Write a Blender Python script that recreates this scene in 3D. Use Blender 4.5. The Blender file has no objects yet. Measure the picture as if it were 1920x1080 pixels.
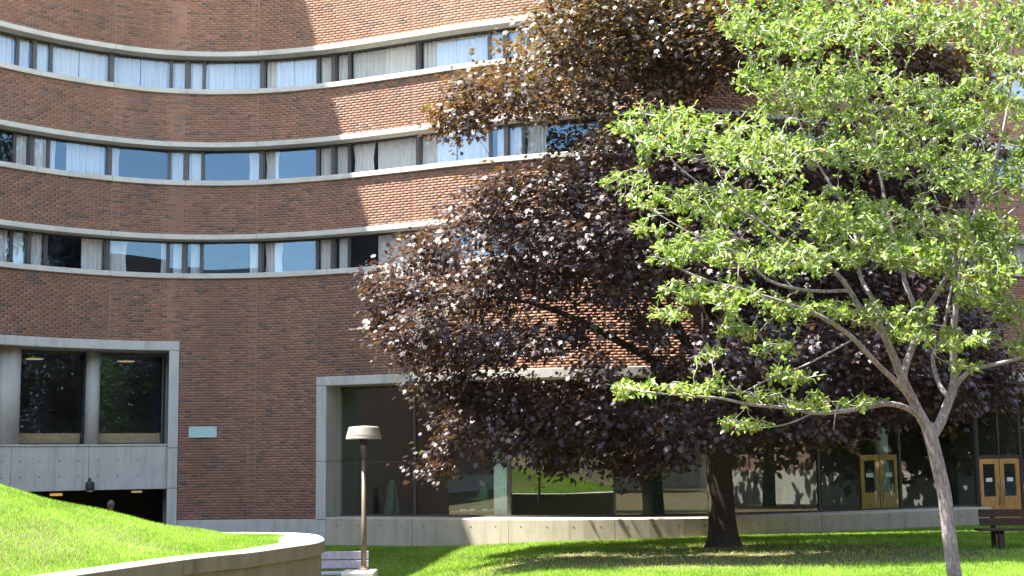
import bpy, math, random
import numpy as np
from mathutils import Vector, Matrix, Quaternion
random.seed(7); rng = np.random.default_rng(7)
R = math.radians
scene = bpy.context.scene
col = scene.collection

# ------------------------------------------------------------------ camera
F = 2600.0; PITCH = R(7.0087); ROLL = R(0.7058); CAMZ = 2.2
cp, sp_, cr_, sr_ = math.cos(PITCH), math.sin(PITCH), math.cos(ROLL), math.sin(ROLL)
fwd = Vector((0, cp, sp_)); upv = Vector((0, -sp_, cp)); rgt = Vector((1, 0, 0))
ex = rgt * cr_ - upv * sr_; ey = rgt * sr_ + upv * cr_
cam_d = bpy.data.cameras.new('camera'); cam = bpy.data.objects.new('camera', cam_d); col.objects.link(cam)
m = Matrix((ex, ey, -fwd)).transposed().to_4x4(); m.translation = Vector((0, 0, CAMZ))
cam.matrix_world = m
cam_d.sensor_width = 36; cam_d.lens = 36 * F / 1920; cam_d.clip_end = 3000; cam_d.clip_start = 0.1
scene.camera = cam

# ------------------------------------------------------------------ sky, sun, exposure
SUN_EL = R(63); PHI = R(-8)
sun_dir = Vector((-math.cos(PHI) * math.cos(SUN_EL), math.sin(PHI) * math.cos(SUN_EL), math.sin(SUN_EL)))
world = bpy.data.worlds.new('World'); scene.world = world; world.use_nodes = True
wn = world.node_tree.nodes; wl = world.node_tree.links
sky = wn.new('ShaderNodeTexSky'); sky.sky_type = 'NISHITA'; sky.sun_disc = False
sky.sun_elevation = SUN_EL; sky.sun_rotation = math.atan2(sun_dir.x, sun_dir.y)
sky.air_density = 1.0; sky.dust_density = 0.3; sky.ozone_density = 1.6
wb = wn.new('ShaderNodeMix'); wb.data_type = 'RGBA'; wb.blend_type = 'MULTIPLY'; wb.inputs[0].default_value = 1
wb.inputs[7].default_value = (1.22, 1.0, .80, 1)                 # the camera's daylight white balance
wl.new(sky.outputs[0], wb.inputs[6]); wl.new(wb.outputs[2], wn['Background'].inputs[0]); wn['Background'].inputs[1].default_value = 0.15
sd = bpy.data.lights.new('sun', 'SUN'); sd.energy = 4.0; sd.angle = R(0.53); sd.color = (1.0, 0.95, 0.87)
so = bpy.data.objects.new('sun', sd); col.objects.link(so); so.rotation_mode = 'QUATERNION'
so.rotation_quaternion = sun_dir.to_track_quat('Z', 'Y'); so.location = (-30, 0, 60)
vs = scene.view_settings; vs.view_transform = 'Standard'; vs.look = 'None'; vs.gamma = 1; vs.use_curve_mapping = False
vs.exposure = 2.92
scene.render.resolution_x = 1024; scene.render.resolution_y = 576
scene.cycles.max_bounces = 8; scene.cycles.transparent_max_bounces = 24

# ------------------------------------------------------------------ materials
def nodes(name):
    mt = bpy.data.materials.new(name); mt.use_nodes = True
    nt = mt.node_tree; b = nt.nodes['Principled BSDF']
    return mt, nt, b
def ramp(nt, fac, stops):
    r = nt.nodes.new('ShaderNodeValToRGB'); e = r.color_ramp.elements
    while len(e) < len(stops): e.new(0.5)
    for i, (p, c) in enumerate(stops):
        e[i].position = p; e[i].color = (*c, 1)
    nt.links.new(fac, r.inputs[0]); return r.outputs[0]
def noise(nt, scale, detail=4, rough=.6, vec=None, dist=0):
    n = nt.nodes.new('ShaderNodeTexNoise'); n.inputs['Scale'].default_value = scale
    n.inputs['Detail'].default_value = detail; n.inputs['Roughness'].default_value = rough
    n.inputs['Distortion'].default_value = dist
    if vec is not None: nt.links.new(vec, n.inputs['Vector'])
    return n.outputs[0]
def gcoord(nt, scale=(1, 1, 1)):
    g = nt.nodes.new('ShaderNodeNewGeometry'); mp = nt.nodes.new('ShaderNodeMapping')
    mp.inputs['Scale'].default_value = scale
    nt.links.new(g.outputs['Position'], mp.inputs[0]); return mp.outputs[0]
def mix(nt, f, a, b, mode='MIX'):
    n = nt.nodes.new('ShaderNodeMix'); n.data_type = 'RGBA'; n.blend_type = mode
    for k, v in ((0, f), (6, a), (7, b)):
        if isinstance(v, (int, float)): n.inputs[k].default_value = v
        elif isinstance(v, tuple): n.inputs[k].default_value = (*v, 1)
        else: nt.links.new(v, n.inputs[k])
    return n.outputs[2]
def bump(nt, b, h, strength=.3, dist=.01):
    n = nt.nodes.new('ShaderNodeBump'); n.inputs['Strength'].default_value = strength; n.inputs['Distance'].default_value = dist
    nt.links.new(h, n.inputs['Height']); nt.links.new(n.outputs[0], b.inputs['Normal'])
def plain(name, c, rough=.6, metal=0, spec=.5, var=.15, scale=8, bmp=0):
    mt, nt, b = nodes(name)
    b.inputs['Roughness'].default_value = rough; b.inputs['Metallic'].default_value = metal
    b.inputs['Specular IOR Level'].default_value = spec
    v = gcoord(nt); n = noise(nt, scale, 5, .6, v)
    lo = tuple(x * (1 - var) for x in c); hi = tuple(min(1, x * (1 + var)) for x in c)
    nt.links.new(ramp(nt, n, [(.3, lo), (.7, hi)]), b.inputs['Base Color'])
    if bmp: bump(nt, b, n, bmp)
    return mt
def concrete(name, c, stain=(.16, .15, .12), amt=.45, streak=(3, 3, .35), bands=False):
    mt, nt, b = nodes(name); b.inputs['Roughness'].default_value = .85; b.inputs['Specular IOR Level'].default_value = .25
    v = gcoord(nt); base = ramp(nt, noise(nt, 2.2, 6, .65, v), [(.3, tuple(x * .86 for x in c)), (.7, tuple(x * 1.1 for x in c))])
    st = noise(nt, 1.0, 6, .7, gcoord(nt, streak))
    f = ramp(nt, st, [(.48, (0, 0, 0)), (.72, (amt, amt, amt))])
    c2 = mix(nt, f, base, stain)
    fine = noise(nt, 60, 3, .6, v)
    c3 = mix(nt, .25, c2, ramp(nt, fine, [(.3, tuple(x * .6 for x in c)), (.7, tuple(min(1, x * 1.2) for x in c))]))
    nt.links.new(c3, b.inputs['Base Color']); bump(nt, b, fine, .25, .006)
    return mt
M = {}
M['concrete'] = concrete('pale_concrete', (.43, .42, .38), (.17, .16, .13), .6, (5, 5, .3))
M['concrete_band'] = concrete('band_concrete', (.48, .465, .41), (.2, .185, .14), amt=.5, streak=(1.2, 1.2, 5))
M['concrete_base'] = concrete('base_concrete', (.37, .335, .26), (.17, .14, .09), .65, (4, 4, .4))
M['planter_face'] = concrete('dark_concrete', (.15, .135, .085), (.05, .045, .025), .9, (4.5, 4.5, .25))  # planter faces, much darker olive than the coping
M['planter_top'] = concrete('coping_concrete', (.46, .43, .38), (.3, .27, .22), .4, (1, 1, 1))
M['mortar'] = plain('mortar', (.28, .20, .15), .95, 0, .1, .2, 20)
M['sealant'] = plain('joint_sealant', (.22, .125, .088), .7)
M['frame'] = plain('bronze_frame', (.050, .043, .042), .42, 0, .5, .25, 6)
M['steel_dark'] = plain('dark_steel', (.035, .033, .032), .45)
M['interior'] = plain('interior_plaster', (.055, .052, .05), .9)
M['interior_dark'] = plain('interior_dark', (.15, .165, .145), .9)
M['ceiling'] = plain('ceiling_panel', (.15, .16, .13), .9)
M['roof'] = plain('roof_gravel', (.2, .2, .19), .95)
M['wood_door'] = plain('oak_door', (.50, .27, .085), .45, 0, .4, .18, 5)
M['wood_ledge'] = plain('wood_ledge', (.34, .24, .12), .6)
M['bench_wood'] = plain('weathered_slat', (.30, .27, .30), .75, 0, .3, .2, 12)
M['bench_dark'] = plain('stained_slat', (.05, .028, .02), .7, 0, .3, .3, 14)
M['bronze'] = plain('bronze_pole', (.12, .09, .06), .5, .3, .5, .25, 9)
M['neck'] = plain('lamp_neck_dark', (.05, .042, .035), .3)
M['lampwhite'] = plain('lamp_enamel', (.21, .185, .155), .6, 0, .3, .08, 4)
M['paper'] = plain('paper', (.75, .75, .72), .8)
M['white_panel'] = plain('white_panel', (.55, .6, .62), .8)
M['skin'] = plain('skin', (.42, .25, .18), .55)
M['hair_grey'] = plain('grey_hair', (.10, .075, .065), .7, 0, .3, .4, 60)
M['hair_dark'] = plain('dark_hair', (.02, .016, .014), .6)
M['cloth_dark'] = plain('dark_cloth', (.06, .055, .06), .9)
M['cloth_green'] = plain('green_cloth', (.10, .22, .11), .9)
M['cloth_pale'] = plain('pale_green_cloth', (.085, .125, .105), .9, 0, .2, .4, 14)
M['asphalt'] = plain('asphalt', (.07, .062, .055), .9, 0, .2, .2, 30)
M['paving'] = plain('court_paving', (.23, .22, .2), .9, 0, .2, .2, 5)
M['bark_maple'] = plain('maple_bark', (.045, .036, .03), .9, 0, .2, .45, 18, .8)
M['chrome'] = plain('dull_steel', (.35, .34, .33), .35, .8)
M['marks'] = plain('plaque_marks', (.10, .22, .21), .6)
M['plaque'] = plain('plaque_teal', (.33, .50, .48), .5, 0, .5, .12, 16)
M['hole'] = plain('tie_hole_dark', (.03, .03, .028), .9)
def brick_mat():
    mt, nt, b = nodes('brick'); b.inputs['Roughness'].default_value = .85; b.inputs['Specular IOR Level'].default_value = .25
    a = nt.nodes.new('ShaderNodeAttribute'); a.attribute_name = 'tint'
    v = gcoord(nt)
    big = ramp(nt, noise(nt, .35, 3, .6, v), [(.3, (.80, .80, .82)), (.7, (1.15, 1.12, 1.1))])
    c = mix(nt, 1.0, a.outputs[0], big, 'MULTIPLY')
    c = mix(nt, ramp(nt, noise(nt, 1.0, 6, .7, gcoord(nt, (2.2, 2.2, .22))), [(.5, (0, 0, 0)), (.78, (.5, .5, .5))]), c, (.10, .075, .06))
    fine = noise(nt, 45, 4, .7, v)
    c = mix(nt, .45, c, ramp(nt, fine, [(.3, (.7, .7, .7)), (.7, (1.3, 1.3, 1.3))]), 'MULTIPLY')
    nt.links.new(c, b.inputs['Base Color']); bump(nt, b, fine, .4, .004)
    return mt
M['brick'] = brick_mat()
def brick_plain_mat():
    mt, nt, b = nodes('brick_far'); b.inputs['Roughness'].default_value = .9
    t = nt.nodes.new('ShaderNodeTexBrick')
    t.inputs['Scale'].default_value = 1; t.inputs['Brick Width'].default_value = .215; t.inputs['Row Height'].default_value = .0764
    t.inputs['Mortar Size'].default_value = .01; t.inputs['Color1'].default_value = (.24, .1, .07, 1); t.inputs['Color2'].default_value = (.15, .07, .055, 1)
    t.inputs['Mortar'].default_value = (.3, .25, .2, 1)
    g = nt.nodes.new('ShaderNodeNewGeometry'); sx = nt.nodes.new('ShaderNodeSeparateXYZ'); cb = nt.nodes.new('ShaderNodeCombineXYZ')
    nt.links.new(g.outputs['Position'], sx.inputs[0]); ad = nt.nodes.new('ShaderNodeMath')
    nt.links.new(sx.outputs[0], ad.inputs[0]); nt.links.new(sx.outputs[1], ad.inputs[1])
    nt.links.new(ad.outputs[0], cb.inputs[0]); nt.links.new(sx.outputs[2], cb.inputs[1]); nt.links.new(cb.outputs[0], t.inputs['Vector'])
    nt.links.new(t.outputs[0], b.inputs['Base Color']); return mt
M['brick_far'] = brick_plain_mat()
def glass_mat(name, tint, f0, coat=(1, 1, 1)):
    mt = bpy.data.materials.new(name); mt.use_nodes = True; nt = mt.node_tree
    for n in list(nt.nodes):
        if n.type != 'OUTPUT_MATERIAL': nt.nodes.remove(n)
    out = nt.nodes['Material Output']
    lw = nt.nodes.new('ShaderNodeLayerWeight'); lw.inputs[0].default_value = .5
    pw = nt.nodes.new('ShaderNodeMath'); pw.operation = 'POWER'; pw.inputs[1].default_value = 5
    ma = nt.nodes.new('ShaderNodeMath'); ma.operation = 'MULTIPLY_ADD'; ma.inputs[1].default_value = 1 - f0; ma.inputs[2].default_value = f0
    tr = nt.nodes.new('ShaderNodeBsdfTransparent'); tr.inputs[0].default_value = (*tint, 1)
    gl = nt.nodes.new('ShaderNodeBsdfGlossy'); gl.inputs['Roughness'].default_value = .0; gl.inputs['Color'].default_value = (*coat, 1)
    bp = nt.nodes.new('ShaderNodeBump'); bp.inputs['Strength'].default_value = .02; bp.inputs['Distance'].default_value = .05
    nt.links.new(noise(nt, .8, 1, .5, gcoord(nt)), bp.inputs['Height']); nt.links.new(bp.outputs[0], gl.inputs['Normal'])
    mx = nt.nodes.new('ShaderNodeMixShader')
    nt.links.new(lw.outputs['Facing'], pw.inputs[0]); nt.links.new(pw.outputs[0], ma.inputs[0]); nt.links.new(ma.outputs[0], mx.inputs[0])
    nt.links.new(tr.outputs[0], mx.inputs[1]); nt.links.new(gl.outputs[0], mx.inputs[2]); nt.links.new(mx.outputs[0], out.inputs[0])
    return mt
M['glass'] = glass_mat('window_glass', (.985, .99, .99), .045, (.42, .68, 1.0))  # reflection colour tinted blue to deepen the mirrored sky
M['glass_green'] = glass_mat('plate_glass', (.89, .96, .90), .085)
def thin_mat(name, stops, attr='tint', trans=.4, rough=.5, spec=.4, transcol=(1, 1, 1), sheen=None):
    """leaf-like surface: diffuse + translucent from one colour that varies per leaf"""
    mt, nt, b = nodes(name); out = nt.nodes['Material Output']
    a = nt.nodes.new('ShaderNodeAttribute'); a.attribute_name = attr
    c = ramp(nt, a.outputs['Fac'], stops)
    nt.links.new(c, b.inputs['Base Color']); b.inputs['Roughness'].default_value = rough; b.inputs['Specular IOR Level'].default_value = spec
    t = nt.nodes.new('ShaderNodeBsdfTranslucent'); nt.links.new(mix(nt, 1.0, c, transcol, 'MULTIPLY'), t.inputs[0])
    mx = nt.nodes.new('ShaderNodeMixShader'); mx.inputs[0].default_value = trans
    nt.links.new(b.outputs[0], mx.inputs[1]); nt.links.new(t.outputs[0], mx.inputs[2]); nt.links.new(mx.outputs[0], out.inputs[0])
    return mt
M['leaf_green'] = thin_mat('green_leaf', [(0, (.065, .125, .018)), (.5, (.165, .24, .035)), (.93, (.30, .35, .09)), (1, (.28, .14, .03))], trans=.46, rough=.32, spec=.5, transcol=(1.1, 1.2, .8))
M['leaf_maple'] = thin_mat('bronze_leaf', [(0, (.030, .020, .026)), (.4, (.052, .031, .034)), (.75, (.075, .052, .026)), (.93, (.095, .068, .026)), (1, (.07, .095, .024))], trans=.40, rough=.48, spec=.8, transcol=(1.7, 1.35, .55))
M['leaf_far'] = thin_mat('far_leaf', [(0, (.03, .06, .015)), (1, (.08, .12, .03))], trans=.3)
M['blade'] = thin_mat('grass_blade', [(0, (.11, .21, .018)), (.6, (.25, .43, .045)), (.92, (.37, .53, .09)), (1, (.44, .44, .24))], trans=.45, rough=.5, spec=.3, transcol=(1.15, 1.2, .8))
M['curtain'] = thin_mat('curtain_cloth', [(0, (.66, .67, .68)), (1, (.8, .79, .75))], trans=.35, rough=.9, spec=.1)
def bark_young():
    mt, nt, b = nodes('young_bark'); b.inputs['Roughness'].default_value = .75; b.inputs['Specular IOR Level'].default_value = .3
    v = gcoord(nt, (9, 9, 2.5)); n = noise(nt, 3, 6, .7, v, .6)
    c = ramp(nt, n, [(.30, (.085, .072, .066)), (.5, (.21, .185, .178)), (.68, (.38, .35, .345))])
    nt.links.new(c, b.inputs['Base Color']); bump(nt, b, n, .5, .01); return mt
M['bark_young'] = bark_young()
M['twig_young'] = plain('young_twig_bark', (.33, .30, .285), .7, 0, .3, .3, 12)
TREE_XY = (4.95, 33.0)
def lawn_mat():
    mt, nt, b = nodes('lawn'); b.inputs['Roughness'].default_value = .9; b.inputs['Specular IOR Level'].default_value = .15
    v = gcoord(nt)
    g = ramp(nt, noise(nt, 1.3, 6, .7, v), [(.25, (.08, .18, .014)), (.5, (.125, .27, .02)), (.75, (.17, .35, .03))])
    fine = noise(nt, 30, 4, .7, v)
    g = mix(nt, .5, g, ramp(nt, fine, [(.3, (.5, .55, .5)), (.7, (1.4, 1.4, 1.3))]), 'MULTIPLY')
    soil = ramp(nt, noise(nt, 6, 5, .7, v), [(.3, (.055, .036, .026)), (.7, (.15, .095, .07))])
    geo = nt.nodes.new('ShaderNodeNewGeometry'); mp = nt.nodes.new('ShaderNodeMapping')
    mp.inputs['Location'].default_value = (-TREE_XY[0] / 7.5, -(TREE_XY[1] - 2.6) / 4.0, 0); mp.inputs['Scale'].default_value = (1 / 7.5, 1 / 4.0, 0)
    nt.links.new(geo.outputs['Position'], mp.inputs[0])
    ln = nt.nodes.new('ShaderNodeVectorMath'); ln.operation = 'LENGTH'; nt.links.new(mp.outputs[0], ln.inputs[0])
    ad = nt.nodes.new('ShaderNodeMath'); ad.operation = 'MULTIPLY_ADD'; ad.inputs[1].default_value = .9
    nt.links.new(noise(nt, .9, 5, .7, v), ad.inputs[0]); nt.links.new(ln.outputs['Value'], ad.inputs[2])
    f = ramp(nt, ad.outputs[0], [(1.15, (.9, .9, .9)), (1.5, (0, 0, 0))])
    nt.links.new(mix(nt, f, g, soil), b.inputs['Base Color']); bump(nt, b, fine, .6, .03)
    return mt
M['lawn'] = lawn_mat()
def emit(name, c, s):
    mt, nt, b = nodes(name); b.inputs['Base Color'].default_value = (*c, 1); b.inputs['Emission Color'].default_value = (*c, 1); b.inputs['Emission Strength'].default_value = s
    return mt
M['lamp_glow'] = emit('ceiling_lamp_glow', (1, .82, .4), .05)
M['lamp_orange'] = emit('passage_lamp_glow', (1, .5, .12), .08)

# ------------------------------------------------------------------ helpers
def obj(name, verts, faces, mat, parent=None, smooth=False):
    me = bpy.data.meshes.new(name); me.from_pydata([tuple(v) for v in verts], [], [tuple(f) for f in faces])
    if mat: me.materials.append(M[mat] if isinstance(mat, str) else mat)
    if smooth: me.polygons.foreach_set('use_smooth', [True] * len(me.polygons))
    me.update(); o = bpy.data.objects.new(name, me); col.objects.link(o)
    WM[o.name] = Matrix()
    if parent: adopt(o, parent)
    return o
WM = {}                                     # world matrices: every mesh is written in world coordinates
def adopt(o, parent):
    o.parent = parent; o.matrix_parent_inverse = WM[parent.name].inverted()
def empty(name, loc=(0, 0, 0), rz=0):
    o = bpy.data.objects.new(name, None); col.objects.link(o); o.location = loc; o.rotation_euler.z = rz
    WM[o.name] = Matrix.Translation(Vector(loc)) @ Matrix.Rotation(rz, 4, 'Z')
    o.empty_display_size = .3
    return o
def tag(o, label=None, cat=None, group=None, kind=None):
    for k, v in (('label', label), ('category', cat), ('group', group), ('kind', kind)):
        if v: o[k] = v
    return o
class MB:
    def __init__(s): s.v = []; s.f = []
    def add(s, vs, fs):
        n = len(s.v); s.v += [tuple(v) for v in vs]; s.f += [tuple(i + n for i in f) for f in fs]
    def box(s, x0, x1, y0, y1, z0, z1):
        s.add([(x0, y0, z0), (x1, y0, z0), (x1, y1, z0), (x0, y1, z0), (x0, y0, z1), (x1, y0, z1), (x1, y1, z1), (x0, y1, z1)],
              [(0, 3, 2, 1), (4, 5, 6, 7), (0, 1, 5, 4), (1, 2, 6, 5), (2, 3, 7, 6), (3, 0, 4, 7)])
    def bevbox(s, x0, x1, y0, y1, z0, z1, b):
        # box with a chamfer on every vertical and top edge
        def ring(i, z): return [(x0 + i, y0 + b, z), (x0 + b, y0 + i, z), (x1 - b, y0 + i, z), (x1 - i, y0 + b, z), (x1 - i, y1 - b, z), (x1 - b, y1 - i, z), (x0 + b, y1 - i, z), (x0 + i, y1 - b, z)]
        rs = [ring(b * .6, z0), ring(0, z0 + b), ring(0, z1 - b), ring(b * .6, z1)]
        s.rings(rs, True)
    def rings(s, rs, caps=True, closed=True):
        n = len(rs[0]); base = len(s.v)
        for r in rs: s.v += [tuple(p) for p in r]
        for k in range(len(rs) - 1):
            a = base + k * n; b = a + n
            for i in range(n if closed else n - 1):
                j = (i + 1) % n; s.f.append((a + i, a + j, b + j, b + i))
        if caps:
            s.f.append(tuple(base + n - 1 - i for i in range(n))); e = base + (len(rs) - 1) * n; s.f.append(tuple(e + i for i in range(n)))
    def lathe(s, prof, cx=0, cy=0, n=24, caps=True):
        s.rings([[(cx + r * math.cos(2 * math.pi * i / n), cy + r * math.sin(2 * math.pi * i / n), z) for i in range(n)] for r, z in prof], caps)
    def tube(s, pts, rad, n=8):
        pts = [Vector(p) for p in pts]; rs = []
        side = None
        for i, p in enumerate(pts):
            t = (pts[min(i + 1, len(pts) - 1)] - pts[max(i - 1, 0)]).normalized()
            if side is None: side = t.cross(Vector((.3, .9, .2))).normalized()
            else: side = (side - t * side.dot(t)).normalized()
            o2 = t.cross(side); r = rad[i] if hasattr(rad, '__len__') else rad
            rs.append([p + (side * math.cos(2 * math.pi * k / n) + o2 * math.sin(2 * math.pi * k / n)) * r for k in range(n)])
        s.rings(rs)
    def build(s, name, mat, parent=None, smooth=False): return obj(name, s.v, s.f, mat, parent, smooth)
def ray(px, py):
    u0, w0 = px - 960, 540 - py
    u = u0 * cr_ + w0 * sr_; w = -u0 * sr_ + w0 * cr_
    return np.array([u / F, cp - w / F * sp_, sp_ + w / F * cp])
def at(px, py, Y):
    d = ray(px, py); return Vector((d[0] / d[1] * Y, Y, CAMZ + d[2] / d[1] * Y))
def atz(px, py, z):
    d = ray(px, py); k = (z - CAMZ) / d[2]; return Vector((d[0] * k, d[1] * k, z))
def proj(p):
    p = np.asarray(p, float); x = p[..., 0]; y = p[..., 1]; z = p[..., 2] - CAMZ
    d = y * cp + z * sp_; u = x / d * F; w = (-y * sp_ + z * cp) / d * F
    return 960 + u * cr_ - w * sr_, 540 - (u * sr_ + w * cr_)
def catmull(P, n=12):
    P = np.asarray(P, float); Q = np.vstack([2 * P[0] - P[1], P, 2 * P[-1] - P[-2]]); out = []
    for i in range(1, len(Q) - 2):
        p0, p1, p2, p3 = Q[i - 1:i + 3]
        for k in range(n):
            u = k / n; out.append(.5 * (2 * p1 + (p2 - p0) * u + (2 * p0 - 5 * p1 + 4 * p2 - p3) * u * u + (3 * p1 - p0 - 3 * p2 + p3) * u ** 3))
    out.append(P[-1]); return np.array(out)
def smooth01(a, b, x):
    t = np.clip((x - a) / (b - a), 0, 1); return t * t * (3 - 2 * t)

# ------------------------------------------------------------------ ground
def gh(x, y):
    x = np.asarray(x, float); y = np.asarray(y, float)
    left = 1 - smooth01(-3.6, 1.2, x)
    nearwall = smooth01(33.5, 38.5, y) * smooth01(-9.5, -5.5, x)
    h = -.62 * left * (1 - .72 * nearwall)
    h = h + .10 * smooth01(20, 34, y) * smooth01(0, 6, x)
    h = h * smooth01(4, 17, y) + .25 * (1 - smooth01(4, 17, y))
    return h
xs = np.unique(np.concatenate([[-900, -300, -120, -60, -40], np.arange(-30, 30.1, .5), [40, 60, 120, 300, 900]]))
ys = np.unique(np.concatenate([[-900, -300, -120, -60, -40, -20, -10], np.arange(0, 60.1, .5), [80, 120, 300, 900]]))
gx, gy = np.meshgrid(xs, ys, indexing='ij'); gz = gh(gx, gy)
nx_, ny_ = gx.shape
vv = np.stack([gx, gy, gz], -1).reshape(-1, 3)
ff = [(i * ny_ + j, (i + 1) * ny_ + j, (i + 1) * ny_ + j + 1, i * ny_ + j + 1) for i in range(nx_ - 1) for j in range(ny_ - 1)]
g = obj('lawn_ground', vv, ff, 'lawn', None, True); tag(g, kind='structure')

# ------------------------------------------------------------------ the curved college building
tt = np.array([0, 150, 300, 450, 600, 750, 900, 1100, 1350, 1600, 1900.])
YY = np.array([37.23, 38.79, 39.85, 40.09, 39.57, 38.56, 37.54, 36.71, 36.88, 38.5, 41.68])
XX = (tt - 960) / F * YY
CV = catmull([(-17.3, 26.2), (-16.9, 29.0), (-16.2, 32.2), (-15.1, 35.2)] + list(zip(XX, YY)) + [(18.5, 43.6), (22.5, 45.6)], 24)
seg = np.hypot(*np.diff(CV, axis=0).T); SS = np.concatenate([[0], np.cumsum(seg)])
TT = np.gradient(CV, SS, axis=0); TT /= np.linalg.norm(TT, axis=1)[:, None]
NN = np.stack([TT[:, 1], -TT[:, 0]], 1)
def P(s, o, z):
    s = np.asarray(s, float)
    x = np.interp(s, SS, CV[:, 0]); y = np.interp(s, SS, CV[:, 1]); a = np.interp(s, SS, NN[:, 0]); b = np.interp(s, SS, NN[:, 1])
    return np.stack(np.broadcast_arrays(x + a * o, y + b * o, z), -1)
_sg = np.linspace(0, SS[-1], 3000)
def s_at(px, z, o=0.0):
    x, y = proj(P(_sg, o, z)); return float(np.interp(px, x, _sg))
def ang(s): return math.atan2(np.interp(s, SS, TT[:, 1]), np.interp(s, SS, TT[:, 0]))
def arc_box(mb, s0, s1, o0, o1, z0, z1, step=.45, bev=0):
    n = max(1, int(math.ceil((s1 - s0) / step))); rs = []
    for k in range(n + 1):
        s = s0 + (s1 - s0) * k / n
        if bev:
            sec = [(o0, z0), (o1 - bev, z0), (o1, z0 + bev), (o1, z1 - bev), (o1 - bev, z1), (o0, z1)]
        else: sec = [(o0, z0), (o1, z0), (o1, z1), (o0, z1)]
        rs.append([P(s, o, z) for o, z in sec])
    mb.rings(rs)
def arc_part(name, mat, parent, *a, **k):
    mb = MB(); arc_box(mb, *a, **k); return mb.build(name, mat, parent)

bld = empty('college_building', (0, 39, 0))
tag(bld, 'long curved red brick building with three ribbons of windows and concrete bands', 'building')
ZH = [14.30, 11.55, 8.80]; HB = 1.30; ROOF = 26.7; SEND = SS[-1]
sA = s_at(-90, 10); sB = s_at(2010, 10)
sJL = s_at(336, 5.0); sJR = s_at(594, 3.5)
ZLH, ZFH, ZPL = 5.68, 4.58, .57
# module of the window ribbons, read off the top row
_m = [(s_at(p, 13.5, -.36), k) for p, k in ((32, 'm'), (63, 't'), (95, 'm'), (208, 'T'), (321, 'm'), (352, 't'), (383, 'm'), (493, 'T'), (597, 'm'), (627, 't'), (656, 'm'), (785, 'T'), (918, 'm'))]
nar, wid_ = _m[10][0] - _m[9][0], _m[12][0] - _m[11][0]
MUL = [(_m[0][0] - (_m[3][0] - _m[2][0]), 'T')] + _m
while MUL[-1][0] < sB + 4:
    q = MUL[-1][1]; prev = MUL[-2][1]
    MUL.append((MUL[-1][0] + (nar if (q == 't' or (q == 'm' and prev == 'T')) else wid_), {'T': 'm', 't': 'm'}.get(q) or ('t' if prev == 'T' else 'T')))
ww = [a for a, k in MUL if k == 'T']
joints = [s for s in ww if sA < s < sB]
wall = arc_part('brick_wall', 'mortar', bld, sA, sB, -.30, 0.0, ZH[0], 16.6, step=.1)
walls = [wall]
regions = [(sA, sB, ZH[0], 16.6), (sA, sB, ZH[1], ZH[0] - HB), (sA, sB, ZH[2], ZH[1] - HB),
           (sA, sJL, ZLH, ZH[2] - HB), (sJL, sJR, ZPL, ZH[2] - HB), (sJR, sB, ZFH, ZH[2] - HB)]
for rg in regions[1:]: arc_part('mortar_bed', 'mortar', wall, rg[0], rg[1], -.30, 0.0, rg[2], rg[3], step=.1)
# bricks laid course by course
BL, BH = .2145, .0764; bs0 = []; bs1 = []; bz0 = []; bz1 = []
for (a, b, z0, z1) in regions:
    nC = int(round((z1 - z0) / BH)); hh = (z1 - z0) / nC
    cuts = [a] + [j for j in joints if a + .05 < j < b - .05] + [b]
    for c in range(nC):
        for u, v in zip(cuts[:-1], cuts[1:]):
            u2 = u + (.009 if u != a else 0); v2 = v - (.009 if v != b else 0)
            off = (c % 2) * .5 * BL
            e = np.arange(math.floor((u2 - 0) / BL) * BL - off, v2 + BL, BL)
            e = e[(e > u2 + .03) & (e < v2 - .03)]; e = np.concatenate([[u2], e, [v2]])
            bs0.append(e[:-1]); bs1.append(e[1:]); bz0.append(np.full(len(e) - 1, z0 + c * hh)); bz1.append(np.full(len(e) - 1, z0 + (c + 1) * hh))
bs0 = np.concatenate(bs0) + .005; bs1 = np.concatenate(bs1) - .005; bz0 = np.concatenate(bz0) + .0045; bz1 = np.concatenate(bz1) - .0045
nb = len(bs0); bm_ = (bs0 + bs1) / 2; bz = (bz0 + bz1) / 2
# firing colours: reds, browns, and dark flashed bricks that come in drifts
pal = np.array([(.236, .122, .080), (.222, .114, .075), (.252, .130, .088), (.212, .117, .076), (.204, .110, .074), (.226, .132, .084), (.168, .104, .078), (.122, .090, .074)])
drift = np.sin(bm_ * 1.9 + 3 * np.sin(bz * 1.1)) * np.sin(bz * 2.3 + bm_ * .7) + .55 * np.sin(bm_ * 5.3 + bz * 3.1)
pd = np.clip(.065 + .07 * drift, .015, .22)
r1 = rng.random(nb); pick = rng.integers(0, 6, nb); pick = np.where(r1 < pd, 7, np.where(r1 < pd * 2, 6, pick))
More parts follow.
